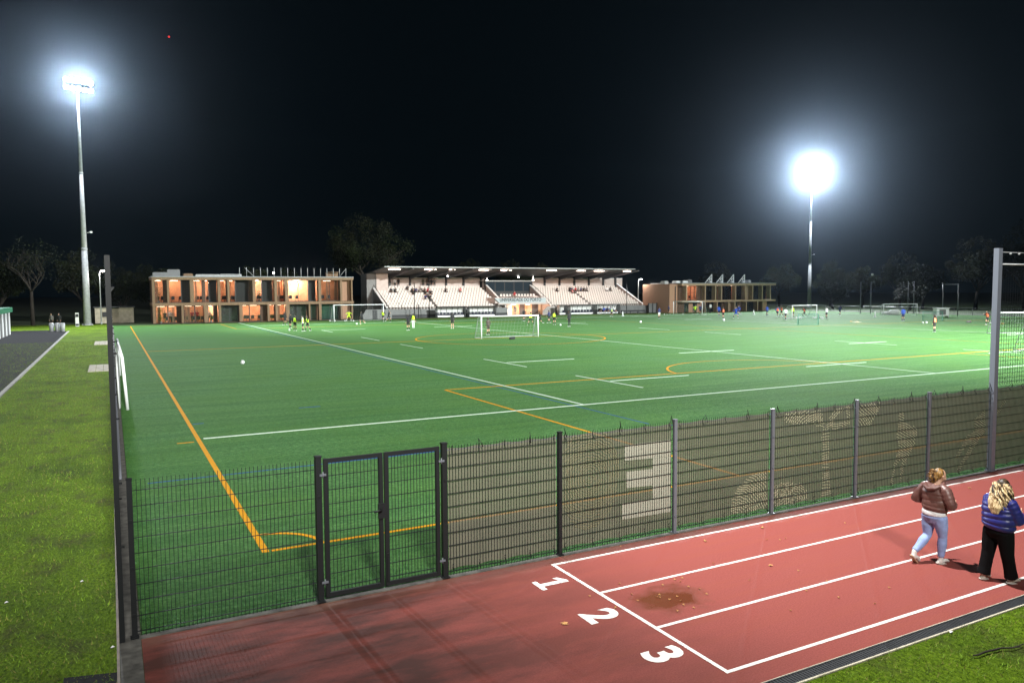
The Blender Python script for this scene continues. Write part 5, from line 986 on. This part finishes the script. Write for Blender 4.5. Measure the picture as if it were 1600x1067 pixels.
# ------------------------------------------------------------------ the two women on the track
def hairmat(name, c1, c2, sc_=26):
    m, N, L, b, co = newmat(name); f = nnoise(N, L, co, sc_, 4, (1, 1, .25), .6)
    L.new(ramp(N, L, f, [(.38, c1), (.62, c2)]), b.inputs['Base Color']); b.inputs['Roughness'].default_value = .42; bumpn(N, L, b, f, .6, .01); return m
def shell(fn, voxel, name, m, parent, smooth=2, **k):
    mb = MB(); fn(mb); me = remeshed(mb, voxel, name, smooth, [m]); o = bpy.data.objects.new(name, me); COL.objects.link(o); o.parent = parent; return tag(o, **k)
def hand(mb, w_, f, side, palm):      # wrist, finger direction, thumb side, palm normal
    w_ = Vector(w_); f = Vector(f).normalized(); side = Vector(side).normalized(); palm = Vector(palm).normalized()
    mb.tube([w_-f*.02, w_+f*.02, w_+f*.06, w_+f*.085], [(.022, .017), (.032, .016), (.040, .014), (.036, .011)], 8)
    for q, L_ in enumerate((.062, .070, .066, .050)):
        o_ = side*(1.5-q)*.0195; a = w_+f*.08+o_; capsule(mb, a, a+f*L_*.5+palm*.008, .0085, .008, 6); capsule(mb, a+f*L_*.5+palm*.008, a+f*L_*.85+palm*.034, .008, .0068, 6)
    a = w_+f*.03+side*.032; capsule(mb, a, a+f*.03+side*.026, .0105, .0095, 6); capsule(mb, a+f*.03+side*.026, a+f*.06+side*.028+palm*.01, .0095, .008, 6)
def head(mb, hd, look, tilt=0):
    look = Vector(look).normalized(); up = Vector((0, 0, 1)); rt = look.cross(up).normalized(); up = rt.cross(look)
    P = lambda x, y, z: hd+rt*x+look*y+up*z
    mb.ball(hd+up*.012, (.078, .086, .104), nu=16, nv=12); mb.ball(P(0, .026, -.058), (.056, .060, .058), nu=12, nv=9)
    capsule(mb, P(0, .088, .012), P(0, .108, -.022), .009, .015, 8)
    for s in (-1, 1):
        mb.ball(P(s*.030, .074, .012), (.016, .012, .010), nu=8, nv=6); mb.ball(P(s*.042, .062, -.028), (.024, .020, .022), nu=8, nv=6)
        mb.tube([P(s*.078, -.002, .018), P(s*.086, -.012, .002), P(s*.080, .0, -.028)], [.010, .014, .008], 8)
    mb.tube([P(-.022, .086, -.050), P(0, .095, -.048), P(.022, .086, -.050)], [.004, .008, .004], 6); mb.ball(P(0, .070, -.088), .022, nu=8, nv=6)
    return P
def woman(loc, rz, scale, name_lab, spec_):
    e = empty('person', (loc[0], loc[1], 0), rz, label=name_lab, cat='person', group='women walking on the track'); e.scale = (scale,)*3; Q = spec_
    L_, R_ = Q['legs']; aL, aR = Q['arms']; hd = Vector(Q['head']); nk = Vector(Q['neck'])
    mb = MB(); head(mb, hd, Q['look'])
    capsule(mb, nk-Vector((0, 0, .06)), hd+Vector((0, -.01, -.04)), .060, .052, 12)
    mb.tube([(0, 0, .76), (0, 0, .86), (0, .01, 1.02), (0, .02, 1.18), (0, .02, 1.29), nk], [(.12, .09), (.17, .13), (.14, .10), (.16, .11), (.12, .07), (.055, .055)], 14)
    for a, sd in ((aL, 1), (aR, -1)):
        a = [Vector(q) for q in a]; capsule(mb, a[0], a[1], .05, .042); capsule(mb, a[1], a[2], .040, .026); f = (a[2]-a[1]).normalized(); hand(mb, a[2]+f*.02, f, (0, .3, 1), (sd, 0, -.2))
    for l in (L_, R_):
        l = [Vector(q) for q in l]; capsule(mb, l[0], l[1], .085, .055); capsule(mb, l[1], l[2], .052, .034); capsule(mb, l[2]+Vector((0, 0, .03)), l[2]-Vector((0, 0, .02)), .032, .024)
    me = remeshed(mb, .0062, 'woman_body', 2, [m_skin]); b_ = bpy.data.objects.new('body', me); COL.objects.link(b_); b_.parent = e
    look = Vector(Q['look']).normalized(); rt = look.cross(Vector((0, 0, 1))).normalized(); up = rt.cross(look)
    mb = MB()
    for s in (-1, 1): mb.ball(hd+rt*s*.030+look*.0795+up*.012, (.0105, .0075, .0075), nu=10, nv=7)
    mb.build('eyes', m_dark, e)
    # trousers
    def trs(mb):
        mb.tube([(0, -.005, .70), (0, -.012, .78), (0, -.005, .86), (0, 0, .93)], [(.13, .115), (.192, .158), (.188, .150), (.165, .13)], 18)
        for l in (L_, R_):
            l = [Vector(q) for q in l]; s = 1 if l[0].x > 0 else -1
            mb.tube([l[0]+Vector((0, 0, .06)), l[0]-Vector((0, 0, .02)), l[0].lerp(l[1], .5), l[1], l[1].lerp(l[2], .35), l[1].lerp(l[2], .7), l[2]+Vector((0, -.005, Q['hem']))], Q['leg_r'], 14)
    shell(trs, .010, 'trousers', Q['m_tr'], e, 3)
    if Q.get('shirt'): shell(lambda mb: mb.tube([(0, -.01, .82), (0, -.01, .86), (0, -.005, .92)], [(.198, .166), (.200, .166), (.185, .15)], 20), .010, 'shirt_hem', m_white, e, 1)
    # jacket
    J = Q['jacket']
    def jk(mb):
        z0, z1, n = J['z0'], 1.325, J['n']; pts = []; rr = []; M_ = 8*n
        for i in range(M_+1):
            t_ = i/M_; z = z0+(z1-z0)*t_; w_ = np.interp(t_, [0, .12, .4, .7, .88, 1], J['w']); d = np.interp(t_, [0, .12, .4, .7, .88, 1], J['d']); b = 1+J['puff']*(abs(math.sin(pi*t_*n))**.6-.5)
            pts.append((.008*math.sin(t_*7), -.01+.02*t_, z)); rr.append((w_*b, d*b))
        mb.tube(pts, rr, 28)
        for a in (aL, aR):
            a = [Vector(q) for q in a]; path = []; r_ = []; K = 5*8
            s = 1 if a[0].x > 0 else -1; st = Vector((s*.10, .01, 1.285))
            seq = [st, a[0], a[0].lerp(a[1], .5), a[1], a[1].lerp(a[2], .5), a[2]]
            for i in range(K+1):
                t_ = i/K*5; j = min(4, int(t_)); p = seq[j].lerp(seq[j+1], t_-j); b = 1+J['puff']*.9*(abs(math.sin(pi*i/K*9))**.6-.5); path.append(p); r_.append(b*float(np.interp(t_, [0, 1, 2, 3, 4, 5], [.075, .092, .090, .080, .070, .052])))
            mb.tube(path, r_, 16)
    shell(jk, .0075, 'jacket', J['m'], e, 2)
    for tag_, l in (('L', L_), ('R', R_)):
        an, toe = Vector(l[2]), Vector(l[3]); d = (toe-an); f = Vector((d.x, d.y, 0)).normalized(); dn = (toe-(an+Vector((0, 0, -.035)))).normalized()
        heel = an-f*.045+Vector((0, 0, -.045))
        def sh(mb):
            mb.tube([heel-f*.008, heel+dn*.05, heel.lerp(toe, .5)+Vector((0, 0, .008)), toe-dn*.03+Vector((0, 0, .006)), toe+dn*.03], [(.026, .030), (.036, .040), (.038, .032), (.043, .026), (.022, .016)], 12)
            capsule(mb, heel+dn*.04, an+Vector((0, 0, .02)), .040, .040)
        so = shell(sh, .008, 'shoe', Q['m_sh'], e, 2)
        mb = MB(); side = f.cross(Vector((0, 0, 1))).normalized(); nrm = side.cross(dn).normalized(); o1 = []
        for t_, w_ in ((-.035, .018), (.0, .034), (.10, .036), (.19, .046), (.235, .034), (.255, .012)): o1.append((heel+dn*t_, w_))
        pl_ = [p+side*w_-nrm*.040 for p, w_ in o1]+[p-side*w_-nrm*.040 for p, w_ in reversed(o1)]
        if pl_[0].z > min(p.z for p in pl_)+9: pass
        mb.prism(pl_, nrm*.022); mb.build('sole', Q['m_sole'], so) if False else None
        o_ = bpy.data.objects.new('sole', mb.mesh('sole', [Q['m_sole'] if tag_ == 'L' else Q.get('m_sole2', Q['m_sole'])])); COL.objects.link(o_); o_.parent = so
    return e
m_tan = mat('tan_sole', (.42, .27, .17), .7); m_cream = mat('cream_shoe', (.74, .70, .60), .6)
Z = [0, 0, 0]
w1 = woman(Gp(1458, 878)[:2], -pi/2-.06, .955, 'woman in a brown puffer jacket and light blue jeans walking away, hair pinned up', dict(
  legs=([(-.095, -.01, .80), (-.105, -.02, .44), (-.12, -.30, .185), (-.12, -.20, .035)], [(.095, 0, .80), (.105, .07, .45), (.10, .05, .095), (.115, .19, .028)]),
  arms=([(-.185, .0, 1.235), (-.30, -.07, 1.03), (-.20, .17, .98)], [(.185, .0, 1.235), (.285, .0, 1.02), (.17, .235, .99)]),
  head=(.015, .085, 1.455), neck=(0, .04, 1.35), look=(.35, .93, -.38), hem=.02, leg_r=[.09, (.112, .122), (.100, .104), (.068, .070), (.074, .080), (.058, .062), (.050, .052)],
  m_tr=mat('light_blue_denim', (.28, .38, .68), .8, noise=.15, scale=14), m_sh=mat('white_trainer', (.8, .8, .78), .55), m_sole=m_tan, m_sole2=mat('pale_sole', (.7, .68, .64), .6), shirt=True,
  jacket=dict(z0=.885, n=5, puff=.045, w=[.185, .212, .205, .215, .165, .085], d=[.150, .172, .160, .155, .120, .075], m=mat('brown_puffer_fabric', (.115, .052, .044), .42, noise=.12, scale=9, bump=.25))))
def hood(mb):
    mb.tube([(.115*math.cos(a), .01+.10*math.sin(a), 1.325+.035*math.sin(a)) for a in [2*pi*k/20 for k in range(21)]], .036, 10)
    mb.tube([(-.12, -.06, 1.315), (-.07, -.125, 1.275), (0, -.145, 1.255), (.07, -.125, 1.275), (.12, -.06, 1.315)], [(.03, .045), (.04, .060), (.045, .07), (.04, .060), (.03, .045)], 12)
shell(hood, .0075, 'hood', w1.children[3].material_slots[0].material if False else bpy.data.materials['brown_puffer_fabric'], w1, 2)
m_h1 = hairmat('golden_brown_hair', (.020, .009, .004), (.36, .19, .05), 34)
def hair1(mb):
    h = Vector((.015, .085, 1.455)); mb.ball(h+Vector((-.012, -.022, .030)), (.088, .094, .100), nu=16, nv=12); mb.ball(h+Vector((-.045, -.075, .035)), (.058, .052, .055)); mb.ball(h+Vector((-.065, -.095, -.035)), (.052, .050, .062)); mb.ball(h+Vector((-.01, -.09, -.03)), (.05, .04, .05))
shell(hair1, .008, 'hair', m_h1, w1, 1)
mb = MB(); h = Vector((.015, .085, 1.455))
for i in range(46):
    a = random.uniform(0, 2*pi); c_ = h+Vector((-.055+random.gauss(0, .02), -.085, random.uniform(-.07, .07))); r = random.uniform(.035, .06)
    mb.tube([c_+Vector((r*math.cos(a+t_), -.012-abs(.02*math.sin(t_*2)), r*math.sin(a+t_))) for t_ in (0, .5, 1, 1.5, 2, 2.5)], [.003, .006, .007, .006, .005, .002], 5)
mb.build('loose_curls', m_h1, None).parent = w1
w2 = woman(Gp(1557, 908)[:2], -pi/2-.10, .975, 'woman in a royal blue puffer jacket and flared black trousers with long wavy blonde hair', dict(
  legs=([(-.10, 0, .80), (-.125, -.03, .45), (-.145, -.09, .095), (-.155, .05, .028)], [(.10, 0, .80), (.13, .03, .45), (.145, .12, .095), (.155, .26, .028)]),
  arms=([(-.165, .01, 1.235), (-.215, .09, 1.03), (-.12, .26, 1.06)], [(.175, .0, 1.235), (.26, .06, 1.00), (.14, .27, 1.04)]),
  head=(0, .085, 1.455), neck=(0, .04, 1.35), look=(-.05, .9, -.40), hem=-.005, leg_r=[.09, (.125, .130), (.112, .114), (.092, .095), (.086, .090), (.086, .090), (.094, .100)],
  m_tr=mat('black_flared_trousers', (.005, .005, .006), .9, spec=.15), m_sh=m_cream, m_sole=mat('white_sole', (.75, .73, .68), .6),
  jacket=dict(z0=.83, n=6, puff=.085, w=[.215, .238, .240, .242, .18, .09], d=[.165, .190, .185, .172, .13, .08], m=mat('royal_blue_puffer_fabric', (.022, .025, .17), .4, noise=.1, scale=9, bump=.2))))
shell(lambda mb: mb.tube([(.105*math.cos(a), .015+.09*math.sin(a), 1.335) for a in [2*pi*k/20 for k in range(21)]], .034, 10), .008, 'collar', bpy.data.materials['royal_blue_puffer_fabric'], w2, 2)
m_h2 = hairmat('wavy_blonde_hair', (.22, .12, .045), (.84, .66, .38), 42); m_h2d = hairmat('dark_blonde_roots', (.012, .008, .005), (.085, .050, .022), 30)
h = Vector((0, .085, 1.455))
def hair2(mb):
    mb.ball(h+Vector((0, -.022, .028)), (.090, .098, .102), nu=16, nv=12)
shell(hair2, .008, 'hair', m_h2d, w2, 1)
def hair3(mb):
    mb.tube([h+Vector((0, -.055, .03)), h+Vector((0, -.105, -.08)), (.02, -.105, 1.27), (.04, -.155, 1.16), (.055, -.165, 1.08)], [(.085, .06), (.115, .065), (.125, .055), (.10, .045), (.05, .02)], 14)
    mb.tube([h+Vector((-.07, -.02, 0)), h+Vector((-.10, -.02, -.09)), (-.12, -.03, 1.27)], [.045, .05, .03], 10); mb.tube([h+Vector((.07, -.02, 0)), h+Vector((.11, -.03, -.09)), (.14, -.05, 1.22)], [.045, .05, .03], 10)
hb = shell(hair3, .010, 'long_hair', m_h2, w2, 1)
for gi, m_ in enumerate((m_h2, m_h2, m_h2d)):
    mb = MB()
    for i in range(52 if gi < 2 else 34):
        a = random.uniform(-1.75, 1.75); top = h+Vector((.090*math.sin(a), -.02-.095*math.cos(a), random.uniform(0, .07))); Ln = random.uniform(.26, .40)-.05*abs(a); ph = random.uniform(0, 6); fr_ = random.uniform(26, 40); am = random.uniform(.014, .028); pts = []; rr = []
        for k_ in range(15):
            t_ = k_/14; out = 1+.55*min(1, t_*1.6); x = .095*math.sin(a)*out+.05*t_; y = .065-.10*math.cos(a)*out-.055*t_; z = top.z-Ln*t_
            pts.append((x+am*math.sin(ph+z*fr_), y+am*math.cos(ph+z*fr_)*.8-.012, z)); rr.append((.011*(1-t_*.65)+.002)*(1 if t_ < .95 else .5))
        mb.tube(pts, rr, 6)
    mb.build('hair_locks', m_, None).parent = w2
# ------------------------------------------------------------------ haze
m_h = bpy.data.materials.new('haze'); m_h.use_nodes = True; N = m_h.node_tree.nodes; N.remove(N['Principled BSDF']); pv = N.new('ShaderNodeVolumePrincipled')
pv.inputs['Color'].default_value = (.62, .79, 1, 1); pv.inputs['Density'].default_value = .000085; pv.inputs['Anisotropy'].default_value = .955
m_h.node_tree.links.new(pv.outputs[0], N['Material Output'].inputs['Volume'])
mb = MB(); mb.box(-560, 760, -260, 860, -1.1, 170); hz = mb.build('haze', m_h, kind='stuff')
